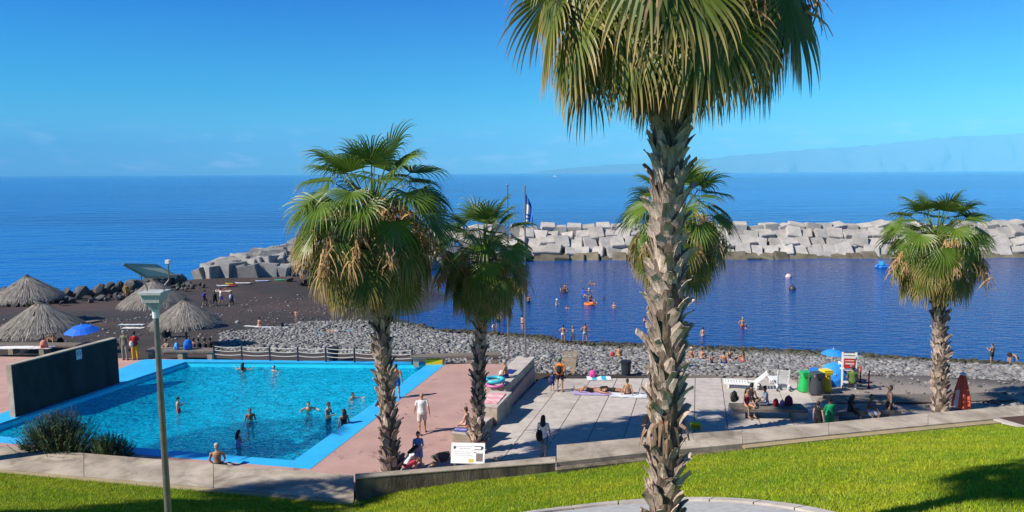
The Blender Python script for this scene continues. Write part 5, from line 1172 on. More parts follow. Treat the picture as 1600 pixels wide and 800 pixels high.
# inflatables
def ringfloat(label, c, R_, r, m1, loc, e=None):
    mb = MB(); vs = []; n, k = 20, 8
    for i in range(n):
        for j in range(k): a, b = 2 * math.pi * i / n, 2 * math.pi * j / k; vs.append(((R_ + r * math.cos(b)) * math.cos(a), (R_ + r * math.cos(b)) * math.sin(a), r * math.sin(b)))
    mb.add(vs, [(i * k + j, ((i + 1) % n) * k + j, ((i + 1) % n) * k + (j + 1) % k, i * k + (j + 1) % k) for i in range(n) for j in range(k)]); o = mb.build('swim_ring', cm(m1, .3, 'film'), None, True, loc)
    return tag(o, label, 'swim ring')
p = at(773, 599, .52); ringfloat('turquoise swim ring on the concrete ledge', None, .42, .10, (.05, .50, .62), (p.x, p.y, .56)); p = at(774, 601.5, .5); o = ringfloat('pink swim ring propped under the turquoise one', None, .40, .06, (.80, .18, .45), (p.x, p.y, .40 + .13))
COL.objects['swim_ring'].location.z = .70
p = at(921, 476, WZ); ringfloat('orange swim ring floating in the bay', None, .5, .16, (.85, .20, .03), (p.x, p.y, WZ + .08))
# buoys, pedal craft and distant boat
for u, v, c, lab in ((1232, 433, (.75, .5, .5), 'pale pink buoy in the calm bay'), (1238, 452, (.06, .05, .05), 'small dark buoy in the calm bay')):
    p = at(u, v, WZ); t = thing('buoy', lab, 'buoy', p); MB().lathe([(.1, -.3), (.42, -.1), (.45, .15), (.25, .42), (.05, .5)], 12).build('float', cm(c, .4, 'film'), t, True); MB().tube([(0, 0, .45), (0, 0, .75)], .03, n=6).build('eye', M_DARK, t)
p = at(1380, 418, WZ); t = thing('pedal_boat', 'blue pedal boat by the breakwater left of the right palm', 'boat', p, R(10))
for y in (-.5, .5): MB().lathe([(.05, -1.2), (.28, -.9), (.3, .8), (.08, 1.25)], 10).build('hull', cm((.03, .22, .7), .35, 'film'), t).location = (0, y, .1)
for c in t.children: c.rotation_euler = (0, R(90), 0)
MB().box((0, 0, .42), (1.5, 1.2, .14)).build('deck', cm((.03, .22, .7), .35, 'film'), t); MB().box((-.35, 0, .75), (.12, 1.1, .55)).build('seat_back', cm((.04, .30, .8), .35, 'film'), t)
p = at(867, 276.0, WZ); sc_ = p.y; t = thing('sailing_yacht', 'tiny white motor yacht far out near the horizon', 'boat', p, R(8)); k = p.y / F
mb = MB(); mb.prism([(-3.5 * k, -.7 * k), (2.5 * k, -.9 * k), (4 * k, 0), (2.5 * k, .9 * k), (-3.5 * k, .7 * k)], -.2 * k, .55 * k); mb.build('hull', M_WHITE, t); MB().box((-.5 * k, 0, 1.0 * k), (3 * k, 1.1 * k, .9 * k), taper=.8).build('cabin', M_WHITE, t); MB().tube([(0, 0, 1.4 * k), (0, 0, 3.2 * k)], .12 * k, n=6).build('mast', M_WHITE, t)
# mast on the breakwater seen through the first palm
# ================================================================== PEOPLE
TMP = bpy.data.scenes.new('scratch')
BLOBS = {}
def nrm(v): return Vector(v).normalized()
def capsule(mb, a, b, ra, rb, n=10):
    a, b = Vector(a), Vector(b); d = (b - a).normalized()
    pts = []; rs = []
    for k in (75, 45, 15): pts.append(a - d * ra * math.sin(R(k))); rs.append(ra * math.cos(R(k)))
    for k in (15, 45, 75): pts.append(b + d * rb * math.sin(R(k))); rs.append(rb * math.cos(R(k)))
    mb.tube(pts, rs, n=n)
def ellring(mb, rings, n=14):
    """rings: (centre, side vector, front vector) -> closed tube"""
    vs = []; fs = []
    for c, s, f in rings:
        for k in range(n): a = 2 * math.pi * k / n; vs.append(c + s * math.cos(a) + f * math.sin(a))
    for i in range(len(rings) - 1):
        for k in range(n): fs.append((i * n + k, i * n + (k + 1) % n, (i + 1) * n + (k + 1) % n, (i + 1) * n + k))
    fs.append(tuple(reversed(range(n)))); fs.append(tuple((len(rings) - 1) * n + k for k in range(n))); mb.add(vs, fs)
DN = (0, 0, -1)
POSES = dict(
    stand=dict(la=((-.25, 0, -1), (-.1, .2, -1)), ra=((.25, 0, -1), (.1, .2, -1)), ll=((-.06, 0, -1), (-.02, -.02, -1)), rl=((.06, 0, -1), (.02, -.02, -1))),
    walk=dict(la=((-.25, .35, -1), (-.12, .55, -1)), ra=((.25, -.35, -1), (.15, -.1, -1)), ll=((-.05, -.18, -1), (0, -.55, -1)), rl=((.05, .34, -1), (0, .02, -1)), pz=.90),
    hips=dict(la=((-.75, -.15, -.75), (.75, .25, -.75)), ra=((.75, -.15, -.75), (-.75, .25, -.75)), ll=((-.12, 0, -1), (-.06, -.02, -1)), rl=((.12, 0, -1), (.06, -.02, -1)), pz=.91),
    hold=dict(la=((-.2, .25, -1), (.35, .95, .1)), ra=((.2, .25, -1), (-.35, .95, .15)), ll=((-.06, 0, -1), (0, -.02, -1)), rl=((.06, 0, -1), (0, -.02, -1)), hd=(0, .35, 1)),
    armsout=dict(la=((-.9, .15, -.35), (-.5, .5, .55)), ra=((.9, .15, -.35), (.5, .5, .55)), ll=((-.1, 0, -1), (0, 0, -1)), rl=((.1, 0, -1), (0, 0, -1))),
    lookaside=dict(la=((-.25, .2, -1), (.3, .8, .5)), ra=((.3, -.1, -1), (.1, .15, -1)), ll=((-.05, .05, -1), (0, -.05, -1)), rl=((.07, -.05, -1), (0, 0, -1)), hd=(.1, .2, 1)),
    bag=dict(la=((-.2, .1, -1), (.1, .5, -.8)), ra=((.35, -.25, -1), (.2, .0, -1)), ll=((-.04, .22, -1), (0, -.05, -1)), rl=((.05, -.2, -1), (0, -.3, -1)), pz=.905),
    seat=dict(la=((-.25, .3, -1), (.1, .85, -.5)), ra=((.25, .3, -1), (-.1, .85, -.5)), ll=((-.14, 1, -.05), (.02, .12, -1)), rl=((.14, 1, -.05), (-.02, .12, -1)), pz=.10, sp=(0, .10, 1), hd=(0, .3, 1)),
    ground=dict(la=((-.35, -.45, -1), (-.1, -.2, -1)), ra=((.35, -.45, -1), (.1, -.2, -1)), ll=((-.15, .80, .62), (-.02, .62, -.80)), rl=((.15, .80, .62), (.02, .62, -.80)), pz=.11, sp=(0, -.22, 1), hd=(0, .2, 1)),
    hug=dict(la=((-.2, .75, -.6), (.25, .8, -.2)), ra=((.2, .75, -.6), (-.25, .8, -.2)), ll=((-.18, .72, .75), (-.02, .45, -.92)), rl=((.18, .72, .75), (.02, .45, -.92)), pz=.11, sp=(0, .22, 1), hd=(0, .25, 1)),
    cross=dict(la=((-.3, .35, -1), (.3, .8, -.35)), ra=((.3, .35, -1), (-.3, .8, -.35)), ll=((-.85, .75, .15), (.9, .25, -.28)), rl=((.85, .75, .15), (-.9, .35, -.2)), pz=.11, sp=(0, .12, 1), hd=(0, .3, 1)),
    lie=dict(la=((-.5, -.8, .0), (-.2, -.9, .0)), ra=((.5, .5, .0), (.1, 1, .0)), ll=((-.12, .82, .62), (0, .60, -.85)), rl=((.12, 1, .0), (0.05, 1, -.02)), pz=.13, sp=(0, -1, .03), hd=(0, -1, .12), fw=(0, .02, 1), toe=(0, .3, 1)),
    prone=dict(la=((-.6, -.7, -.05), (.4, -.8, .0)), ra=((.6, -.7, -.05), (-.4, -.8, .0)), ll=((-.12, 1, -.02), (0, 1, 0)), rl=((.12, 1, -.02), (0, 1, 0)), pz=.13, sp=(0, -1, .06), hd=(0, -1, .25), fw=(0, -.1, -1), toe=(0, 1, -.3)),
    swim=dict(la=((-.8, .5, -.15), (-.1, .9, .15)), ra=((.8, .5, -.15), (.1, .9, .15)), ll=((-.1, -.4, -1), (0, -.7, -.8)), rl=((.1, -.1, -1), (0, -.5, -.9)), sp=(0, .25, 1)),
    crouch=dict(la=((-.2, .7, -.75), (.1, .6, -.8)), ra=((.2, .7, -.75), (-.1, .6, -.8)), ll=((-.2, .95, .25), (0, -.25, -1)), rl=((.2, .95, .25), (0, -.25, -1)), pz=.42, sp=(0, .6, .8), hd=(0, .6, .5)),
    bend=dict(la=((-.2, .25, -1), (0, .15, -1)), ra=((.2, .25, -1), (0, .15, -1)), ll=((-.15, .12, -1), (0, -.05, -1)), rl=((.15, .12, -1), (0, -.05, -1)), pz=.90, sp=(0, .92, -.38), hd=(0, .6, -.8), fw=(0, -.4, -.9)),
    lean=dict(la=((-.4, .9, -.2), (.2, 1, 0)), ra=((.4, .9, -.2), (-.2, 1, 0)), ll=((-.1, -.1, -1), (0, -.2, -1)), rl=((.1, -.1, -1), (0, -.2, -1)), sp=(0, .3, 1)),
)
def skeleton(pose, fem, hs):
    P = POSES[pose]; pv = Vector((0, 0, P.get('pz', .92))); sp = nrm(P.get('sp', (0, 0, 1))); fw = Vector(P.get('fw', (0, 1, 0)))
    fw = (fw - sp * fw.dot(sp)).normalized(); sd = fw.cross(sp).normalized()
    if sd.x < 0: sd = -sd
    shw = .175 if fem else .20; J = dict(pv=pv, sp=sp, fw=fw, sd=sd)
    nb = pv + sp * .52; J['nb'] = nb; hd = nrm(P.get('hd', sp[:])); J['hd'] = hd; J['hc'] = nb + sp * .04 + hd * (.125 * hs)
    hf = fw - hd * fw.dot(hd); J['hf'] = hf.normalized() if hf.length > .1 else Vector((0, 1, 0))
    for s, k in ((-1, 'l'), (1, 'r')):
        sh = nb + sd * s * shw - sp * .075; ua, fa = P[k + 'a']; el = sh + nrm(ua) * .28; wr = el + nrm(fa) * .245; J[k + 'a'] = (sh, el, wr, nrm(fa))
        hp = pv + sd * s * .095 - sp * .02; th, si = P[k + 'l']; kn = hp + nrm(th) * .42; an = kn + nrm(si) * .41; toe = P.get('toe')
        tv = Vector(toe) if toe else Vector((0, 1, 0)); J[k + 'l'] = (hp, kn, an, tv.normalized())
    return J
TORS = [(-.10, .115, .085), (-.04, .155, .11), (.03, .165, .115), (.12, .150, .102), (.22, .135, .095), (.32, .150, .108), (.41, .165, .115), (.47, .150, .095), (.515, .085, .07)]
def torso(mb, J, fem, t0=-1, t1=9, g=0.0, flare=0.0):
    rings = []
    for t, a, b in TORS:
        if t < t0 - .03 or t > t1 + .03: continue
        if fem: a = a * (1.03 if t < .06 else .90); b = b * (1.04 if t < .06 else .92)
        k = 1 + flare * max(0, (.45 - t))
        rings.append((J['pv'] + J['sp'] * t, J['sd'] * (a + g) * k, J['fw'] * (b + g) * k))
    ellring(mb, rings)
    if fem and t1 > .3:
        for s in (-1, 1): mb.ell(J['pv'] + J['sp'] * .345 + J['sd'] * s * .07 + J['fw'] * .085, (.065 + g, .055 + g, .06 + g))
def body_mesh(pose, fem, hs):
    J = skeleton(pose, fem, hs); mb = MB(); torso(mb, J, fem)
    capsule(mb, J['nb'] - J['sp'] * .04, J['hc'] - J['hd'] * .04, .058, .052)
    e = Matrix((J['hd'].cross(J['hf']) * -1, J['hf'], J['hd'])).transposed(); hc = J['hc']
    mb.ell(hc + J['hd'] * .025 * hs, (.076 * hs, .094 * hs, .098 * hs), e, 14, 10); mb.ell(hc + (J['hf'] * .018 - J['hd'] * .05) * hs, (.058 * hs, .07 * hs, .068 * hs), e, 12, 8)
    mb.ell(hc + (J['hf'] * .098 - J['hd'] * .012) * hs, (.013 * hs, .018 * hs, .025 * hs), e, 8, 6); mb.ell(hc + (J['hf'] * .083 - J['hd'] * .055) * hs, (.026 * hs, .012 * hs, .012 * hs), e, 8, 6)
    for s in (-1, 1):
        sv = J['hd'].cross(J['hf']) * s; mb.ell(hc + sv * .078 * hs - J['hd'] * .01 * hs, (.014 * hs, .02 * hs, .032 * hs), e, 8, 6)
    for k in 'lr':
        sh, el, wr, fd = J[k + 'a']; w = .88 if fem else 1.0
        capsule(mb, sh, el, .054 * w, .040 * w); capsule(mb, el, wr, .041 * w, .028 * w); mb.ell(sh + (el - sh) * .4 + J['fw'] * .008, (.048 * w,) * 3)
        capsule(mb, J['nb'] - J['sp'] * .035, sh, .042, .052 * w)
        sx_ = fd.orthogonal().normalized(); sx_ = J['fw'] - fd * J['fw'].dot(fd); sx_ = sx_.normalized() if sx_.length > .2 else fd.orthogonal().normalized(); nn = fd.cross(sx_)
        m = Matrix((sx_, nn, fd)).transposed(); mb.ell(wr + fd * .055, (.042, .018, .055), m, 10, 7)
        for j, (x, l) in enumerate(((-.030, .062), (-.010, .074), (.010, .070), (.029, .056))):
            b0 = wr + fd * .085 + sx_ * x; b1 = b0 + (fd + nn * .18 + sx_ * x * 3).normalized() * l * .55; b2 = b1 + (fd + nn * .7 + sx_ * x * 3).normalized() * l * .5; capsule(mb, b0, b1, .0095, .009, 6); capsule(mb, b1, b2, .009, .008, 6)
        b0 = wr + fd * .03 - sx_ * .03 if False else wr + fd * .03 + sx_ * .033; capsule(mb, b0, b0 + (fd + sx_ * .9).normalized() * .045, .012, .0105, 6); capsule(mb, b0 + (fd + sx_ * .9).normalized() * .045, b0 + (fd + sx_ * .9).normalized() * .045 + (fd + sx_ * .2).normalized() * .03, .0105, .009, 6)
        hp, kn, an, tv = J[k + 'l']; w = 1.02 if fem else 1.0
        capsule(mb, hp, kn, .088 * w, .056); capsule(mb, kn, an, .054, .036); bkv = (kn - hp).normalized() - (an - kn).normalized(); bkv = -J['fw'] if bkv.length < .3 else -(bkv).normalized() * -1
        mb.ell(kn.lerp(an, .30) - Vector(tv) * .018, (.050, .050, .11), None, 10, 7)
        hl = an - tv * .045 + Vector((0, 0, -.035)) if abs(tv.z) < .5 else an + (an - kn).normalized() * .03
        capsule(mb, hl, hl + tv * .11, .036, .036); capsule(mb, hl + tv * .10, hl + tv * .185 + Vector((0, 0, -.008)), .036, .026)
        for x in (-.028, -.012, .004, .018, .03): capsule(mb, hl + tv * .18 + J['sd'] * x, hl + tv * (.215 - abs(x) * .5) + J['sd'] * x + Vector((0, 0, -.008)), .012, .010, 6)
    return mb, J
def part_mesh(kind, J, fem, hs):
    mb = MB(); e = Matrix((J['hd'].cross(J['hf']) * -1, J['hf'], J['hd'])).transposed(); hc = J['hc']
    leg = lambda f, g0, g1: [capsule(mb, J[k][0], J[k][0].lerp(J[k][1], f), .088 + g0, .088 - .032 * f + g1) for k in ('ll', 'rl')]
    if kind == 'trunks': torso(mb, J, fem, -.1, .10, .014); leg(.50, .016, .024)
    elif kind == 'shorts': torso(mb, J, fem, -.1, .12, .016); leg(.72, .020, .036)
    elif kind == 'briefs': torso(mb, J, fem, -.1, .07, .009); leg(.10, .008, .008)
    elif kind == 'pants':
        torso(mb, J, fem, -.1, .12, .016); leg(.95, .02, .03)
        for k in ('ll', 'rl'): capsule(mb, J[k][1], J[k][1].lerp(J[k][2], .9), .078, .062)
    elif kind == 'bra':
        torso(mb, J, fem, .32, .36, .008)
    elif kind == 'onepiece': torso(mb, J, fem, -.1, .42, .009); leg(.06, .006, .006)
    elif kind in ('shirt', 'tank', 'dress', 'poncho'):
        torso(mb, J, fem, -.1 if kind != 'tank' else -.06, .50, .018 if kind != 'poncho' else .05, .12)
        for k in ('la', 'ra'):
            if kind != 'tank': capsule(mb, J[k][0], J[k][0].lerp(J[k][1], .62 if kind != 'poncho' else .95), .058, .050)
            capsule(mb, J['nb'] - J['sp'] * .045, J[k][0], .046, .054)
        if kind in ('dress', 'poncho'): leg(.75, .03, .05)
    elif kind.startswith('hair'):
        mb.ell(hc + (J['hd'] * .045 - J['hf'] * .022) * hs, (.087 * hs, .095 * hs, .093 * hs), e, 14, 10); mb.ell(hc + (-J['hd'] * .01 - J['hf'] * .045) * hs, (.078 * hs, .06 * hs, .085 * hs), e, 12, 8)
        if kind == 'hairlong':
            b = hc - J['hf'] * .065 * hs; capsule(mb, b, J['nb'] - J['fw'] * .115 - J['sp'] * .10, .072 * hs, .075); capsule(mb, b + J['sd'] * .05, J['nb'] - J['fw'] * .09 + J['sd'] * .07 - J['sp'] * .08, .05, .045); capsule(mb, b - J['sd'] * .05, J['nb'] - J['fw'] * .09 - J['sd'] * .07 - J['sp'] * .08, .05, .045)
        if kind == 'hairbun': mb.ell(hc + (J['hd'] * .10 - J['hf'] * .085) * hs, (.042, .042, .042))
        if kind == 'hairtail': capsule(mb, hc + (J['hd'] * .05 - J['hf'] * .11) * hs, hc - J['hf'] * .15 - J['sp'] * .12, .035, .022)
    elif kind == 'cap':
        mb.ell(hc + (J['hd'] * .06 - J['hf'] * .008) * hs, (.092 * hs, .105 * hs, .082 * hs), e, 14, 10); mb.ell(hc + (J['hd'] * .05 + J['hf'] * .12) * hs, (.07 * hs, .075 * hs, .016), e, 12, 6)
    elif kind == 'hat':
        mb.ell(hc + (J['hd'] * .07) * hs, (.095 * hs, .105 * hs, .085 * hs), e, 14, 10); mb.ell(hc + (J['hd'] * .045) * hs, (.19 * hs, .20 * hs, .016), e, 16, 6)
    return mb
PN = dict(trunks='swim_trunks', shorts='shorts', briefs='swim_briefs', pants='trousers', bra='bikini_top', onepiece='swimsuit', shirt='shirt', tank='vest', dress='dress', poncho='towel_poncho', hair='hair', hairlong='hair', hairbun='hair', hairtail='hair', cap='cap', hat='hat')
def reg(key, mb, vox):
    if key in BLOBS: return
    me = mb.mesh('blob'); o = bpy.data.objects.new('blob', me); TMP.collection.objects.link(o)
    r = o.modifiers.new('r', 'REMESH'); r.mode = 'VOXEL'; r.voxel_size = vox; r.use_smooth_shade = True
    s = o.modifiers.new('s', 'SMOOTH'); s.factor = .5; s.iterations = 2
    BLOBS[key] = o
SK = dict(fair=(.52, .30, .20), tan=(.40, .215, .13), brown=(.26, .135, .08), dark=(.13, .07, .045))
def skin(k): c = SK[k]; return mat('skin_' + k, c, tuple(x * .9 for x in c), scale=6, rough=.5, spec=.35)
HC = dict(black=(.012, .010, .009), brown=(.06, .032, .018), grey=(.32, .31, .30), blond=(.30, .20, .09))
PEOPLE = []
def person(u, v, where, pose, face, h, fem, sk, hair, clothes, label, z=None, imm=None, hs=1.0, hat=None):
    """where: a height function, a number, 'bay' or 'pool'; imm = metres of the body under water"""
    PEOPLE.append((u, v, where, pose, face, h, fem, sk, hair, clothes, label, imm, hs, hat))
D0 = 0.0; W_, B_, K_ = (.78, .78, .77), (.03, .10, .40), (.015, .015, .018)
exec_people = True
# ---- pool
person(380, 580, 'pool', 'armsout', 10, 1.65, 1, 'tan', ('hairlong', 'black'), [('bra', K_), ('briefs', K_)], 'woman wading with raised hands at the far side of the pool', imm=1.15)
person(428, 579, 'pool', 'armsout', 200, 1.5, 0, 'fair', ('hair', 'black'), [('trunks', B_)], 'child at the far pool edge up to the shoulders in water', imm=1.22)
person(279, 644, 'pool', 'lookaside', 75, 1.35, 0, 'fair', ('hair', 'black'), [('trunks', (.35, .05, .08))], 'boy standing alone in the shaded left part of the pool', imm=.62)
person(391, 656, 'pool', 'stand', 150, 1.45, 0, 'brown', ('hair', 'black'), [('trunks', K_)], 'dark skinned boy in the middle of the pool', imm=.92)
person(373, 699, 'pool', 'hold', 40, 1.4, 1, 'fair', ('hairlong', 'black'), [('onepiece', (.5, .35, .6))], 'girl with long dark hair near the front pool edge', imm=.68)
person(482, 640, 'pool', 'swim', 160, 1.55, 0, 'fair', ('hair', 'black'), [('trunks', B_)], 'swimmer with only head and shoulders out, left of the standing pair', imm=1.12)
person(513, 656, 'pool', 'hold', 110, 1.62, 1, 'fair', ('hairbun', 'brown'), [('bra', (.05, .2, .25)), ('briefs', (.03, .15, .2))], 'woman in a dark bikini with folded arms in the pool', imm=.80)
person(538, 672, 'pool', 'stand', -40, 1.66, 1, 'tan', ('hairlong', 'black'), [('onepiece', K_)], 'woman in a black swimsuit nearest the right pool edge', imm=.72)
person(548, 622, 'pool', 'swim', 120, 1.5, 0, 'tan', ('hair', 'black'), [('trunks', K_)], 'lone head in the water behind the standing pair in the pool', imm=1.18)
person(620, 622, .012, 'stand', 10, 1.68, 0, 'tan', ('hair', 'brown'), [('trunks', B_)], 'bather on the pool border half hidden by the shaggy palm trunk')
person(588, 644, 'pool', 'lean', 80, 1.6, 1, 'fair', ('hairlong', 'black'), [('onepiece', (.1, .1, .12))], 'bather leaning on the pool edge left of the palm trunk', imm=.95)
person(340, 731, .012, 'seat', -20, 1.72, 0, 'tan', ('hair', 'grey'), [('trunks', (.05, .06, .08))], 'bare backed man in a pale cap sitting at the front pool edge', hat=('cap', (.45, .45, .45)))
# ---- pool deck
person(660, 677, 0, 'walk', -8, 1.74, 0, 'tan', None, [('shirt', (.80, .79, .80)), ('shorts', (.58, .53, .47))], 'bald man in white shirt and pale shorts walking on the pink deck')
person(654, 732, 0, 'hold', 170, 1.38, 1, 'fair', ('hairbun', 'brown'), [('dress', (.22, .30, .62))], 'girl in a bright patterned dress looking down at her hands', hs=1.08)
person(634, 741, 0, 'crouch', 60, 1.62, 1, 'tan', ('hairlong', 'black'), [('tank', (.75, .74, .74)), ('shorts', (.5, .06, .08))], 'dark haired woman crouching beside the girl in the patterned dress')
person(668, 746, 0, 'crouch', 120, 1.0, 0, 'fair', ('hair', 'brown'), [('shirt', (.1, .1, .14))], 'small child whose head shows above the low wall', hs=1.2)
person(731, 668, .46, 'seat', -70, 1.62, 1, 'fair', ('hairbun', 'brown'), [('bra', (.65, .25, .1)), ('briefs', (.6, .2, .1))], 'woman in an orange bikini sitting by the smaller palm', hs=1)
person(791, 590, .46, 'seat', -75, 1.70, 0, 'tan', ('hair', 'grey'), [('trunks', (.03, .05, .22))], 'shirtless man sitting on the ledge below the flagpoles')
# ---- plaza
person(849, 714, pz, 'bag', 15, 1.68, 1, 'tan', ('hairlong', 'black'), [('shirt', W_), ('shorts', (.10, .16, .28))], 'woman in white top and denim shorts walking towards the beach')
person(875, 612, pz, 'stand', 20, 1.82, 0, 'tan', ('hair', 'brown'), [('tank', (.80, .22, .04)), ('trunks', (.02, .02, .03))], 'man in orange vest and green cap with a dark rucksack', hat=('cap', (.02, .25, .12)))
person(863, 611, pz, 'stand', 5, 1.02, 0, 'tan', ('hair', 'black'), [('shirt', (.02, .04, .16)), ('shorts', (.02, .03, .12))], 'small child in navy beside the man in orange', hs=1.2, hat=('cap', (.03, .07, .30)))
person(924, 614, pz, 'lie', -82, 1.74, 0, 'tan', ('hair', 'brown'), [('trunks', (.02, .02, .03))], 'man lying on his back with one knee raised on the plaza')
person(959, 612, pz, 'prone', 95, 1.55, 1, 'tan', ('hairlong', 'black'), [('onepiece', (.03, .03, .03))], 'dark haired woman lying between the lying man and the seated woman')
person(980, 617, pz, 'ground', 10, 1.68, 1, 'tan', ('hairbun', 'brown'), [('bra', (.30, .32, .34)), ('briefs', (.03, .03, .04))], 'woman seen from behind sitting upright on a pale blue towel')
person(966, 558, terr, 'hug', 25, 1.62, 1, 'tan', ('hair', 'brown'), [('bra', (.5, .25, .05)), ('briefs', (.4, .2, .05))], 'lone woman sitting on the pebbles near the dark bin')
# ---- water's edge
person(880, 536.5, terr, 'hips', 5, 1.66, 1, 'tan', ('hairbun', 'black'), [('briefs', (.75, .75, .75)), ('bra', (.75, .75, .75))], 'bather in white with hands on hips, left of three at the waterline')
person(895, 537, terr, 'walk', 70, 1.58, 1, 'tan', ('hair', 'blond'), [('bra', (.1, .2, .2)), ('briefs', (.1, .2, .2))], 'slim woman in a bikini between two others at the waterline')
person(914, 536, terr, 'hips', -5, 1.80, 0, 'tan', ('hair', 'brown'), [('briefs', (.25, .60, .65))], 'man in pale blue trunks with hands on hips at the waterline')
# ---- bay
def bay(u, v, imm, pose, face, h, fem, sk, hair, cl, label, **k): person(u, v, 'bay', pose, face, h, fem, sk, hair, cl, label, imm=imm, **k)
bay(779, 510, .25, 'walk', 10, 1.72, 0, 'tan', ('hair', 'brown'), [('trunks', (.02, .02, .04))], 'man in black trunks wading in left of the flagpoles')
bay(787, 498, .35, 'stand', 160, 1.6, 1, 'tan', ('hairlong', 'brown'), [('onepiece', (.25, .05, .1))], 'woman in a dark red swimsuit behind the wading man')
bay(770, 512, .2, 'crouch', 150, 1.1, 0, 'fair', ('hair', 'brown'), [('shirt', W_)], 'small child crouching in the shallows', hs=1.15)
bay(816, 515, .22, 'stand', 60, 1.66, 1, 'fair', ('hairbun', 'black'), [('bra', (.7, .7, .7)), ('briefs', (.05, .05, .05))], 'woman standing ankle deep beside the flagpole')
bay(826, 473, .8, 'stand', 0, 1.76, 0, 'tan', ('hair', 'grey'), [('trunks', (.02, .03, .06))], 'man standing waist deep right beside the tall flagpole')
bay(876.5, 459, .75, 'stand', 100, 1.72, 0, 'tan', ('hair', 'brown'), [('trunks', (.02, .02, .05))], 'man at the left of the group of three standing in the bay')
bay(882.5, 456, .65, 'stand', 220, 1.78, 0, 'brown', ('hair', 'black'), [('trunks', (.1, .02, .02))], 'tallest of the group of three standing in the bay')
bay(887, 456, 1.1, 'swim', 250, 1.6, 1, 'fair', ('hairlong', 'black'), [('onepiece', K_)], 'woman low in the water at the right of the group of three')
bay(869.5, 476, .95, 'hold', 120, 1.62, 1, 'fair', ('hair', 'blond'), [('onepiece', (.7, .7, .7))], 'woman in a white hat standing in the bay', hat=('hat', (.78, .78, .76)))
bay(887, 481, 1.35, 'swim', 210, 1.7, 0, 'tan', ('hair', 'brown'), [('trunks', B_)], 'lone swimmer below the group of three in the bay')
bay(912, 461, .8, 'stand', 40, 1.68, 0, 'tan', ('hair', 'black'), [('shirt', (.02, .10, .60))], 'bather in a bright blue rash shirt in the bay')
bay(914.5, 465, .95, 'hold', 200, 1.58, 1, 'fair', ('hairbun', 'black'), [('onepiece', (.1, .1, .14))], 'woman just in front of the bather in the blue rash shirt')
bay(920, 454.5, 1.2, 'swim', 180, 1.6, 1, 'fair', ('hair', 'blond'), [('onepiece', W_)], 'swimmer in a pale hat near the blue rash shirt', hat=('cap', (.78, .72, .6)))
bay(922.5, 471, .8, 'hold', 150, 1.74, 0, 'brown', ('hair', 'black'), [('trunks', (.03, .03, .05))], 'man standing behind the orange swim ring')
bay(926, 476.5, 1.0, 'swim', 100, 1.4, 1, 'tan', ('hairlong', 'brown'), [('onepiece', (.6, .1, .1))], 'child holding the right side of the orange swim ring')
bay(929.5, 472.5, 1.2, 'swim', 200, 1.6, 1, 'fair', ('hair', 'blond'), [('onepiece', (.5, .1, .2))], 'swimmer just right of the orange swim ring')
bay(942, 467, 1.45, 'swim', 120, 1.7, 0, 'brown', ('hair', 'black'), [('trunks', K_)], 'dark haired swimmer alone right of the orange ring')
bay(959.5, 481.5, .95, 'hold', 190, 1.62, 1, 'fair', ('hair', 'blond'), [('bra', (.6, .3, .3)), ('briefs', (.6, .3, .3))], 'fair woman standing apart at the right of the bay bathers')
bay(921.5, 443, 1.3, 'swim', 160, 1.7, 0, 'tan', ('hair', 'grey'), [('trunks', B_)], 'left one of two heads far out in the bay')
bay(926, 444, 1.3, 'swim', 200, 1.7, 1, 'tan', ('hair', 'brown'), [('onepiece', K_)], 'right one of two heads far out in the bay')
bay(957.5, 427.5, 1.4, 'swim', 90, 1.7, 0, 'tan', ('hair', 'brown'), [('trunks', K_)], 'single swimmer nearest the breakwater')
bay(1005, 502, 1.15, 'swim', 100, 1.7, 0, 'tan', ('hair', 'brown'), [('trunks', K_)], 'swimmer just left of the tallest trunk')
bay(1098, 525, .80, 'stand', 0, 1.62, 1, 'fair', ('hairbun', 'black'), [('bra', (.7, .6, .5)), ('briefs', (.4, .3, .3))], 'woman standing thigh deep right of the tallest trunk')
bay(1160, 511, .75, 'hips', 180, 1.72, 0, 'tan', ('hair', 'grey'), [('trunks', (.4, .1, .05))], 'man with hands on hips standing in the right part of the bay')
bay(1164, 513, 1.2, 'swim', 60, 1.5, 1, 'tan', ('hair', 'black'), [('onepiece', (.08, .05, .05))], 'child close beside the man in the right of the bay')
# ---- beach sitters
person(1080, 560, terr, 'ground', 20, 1.62, 1, 'tan', ('hair', 'blond'), [('bra', K_), ('briefs', K_)], 'woman in a pale sun hat sitting at the left of the beach row', hat=('hat', (.75, .68, .55)))
person(1095, 562, terr, 'hug', 60, 1.62, 1, 'tan', ('hairbun', 'brown'), [('bra', (.1, .1, .2)), ('briefs', (.1, .1, .2))], 'second sitter in the beach row beside the pale hat')
person(1111, 569, terr, 'ground', -20, 1.45, 0, 'tan', ('hair', 'brown'), [('trunks', B_)], 'child sitting at the left end of the white beach mat')
person(1131, 569, terr, 'ground', 15, 1.70, 0, 'tan', ('hair', 'black'), [('trunks', B_)], 'bare backed man sitting on the right end of the white mat')
person(1139, 563, terr, 'ground', -20, 1.68, 0, 'tan', ('hair', 'brown'), [('trunks', (.03, .1, .45))], 'man sitting just behind the man on the white mat')
person(1162, 566, terr, 'hug', -30, 1.62, 1, 'tan', ('hairlong', 'brown'), [('bra', (.4, .05, .1)), ('briefs', (.4, .05, .1))], 'woman sitting on the red towel at the right of the beach row')
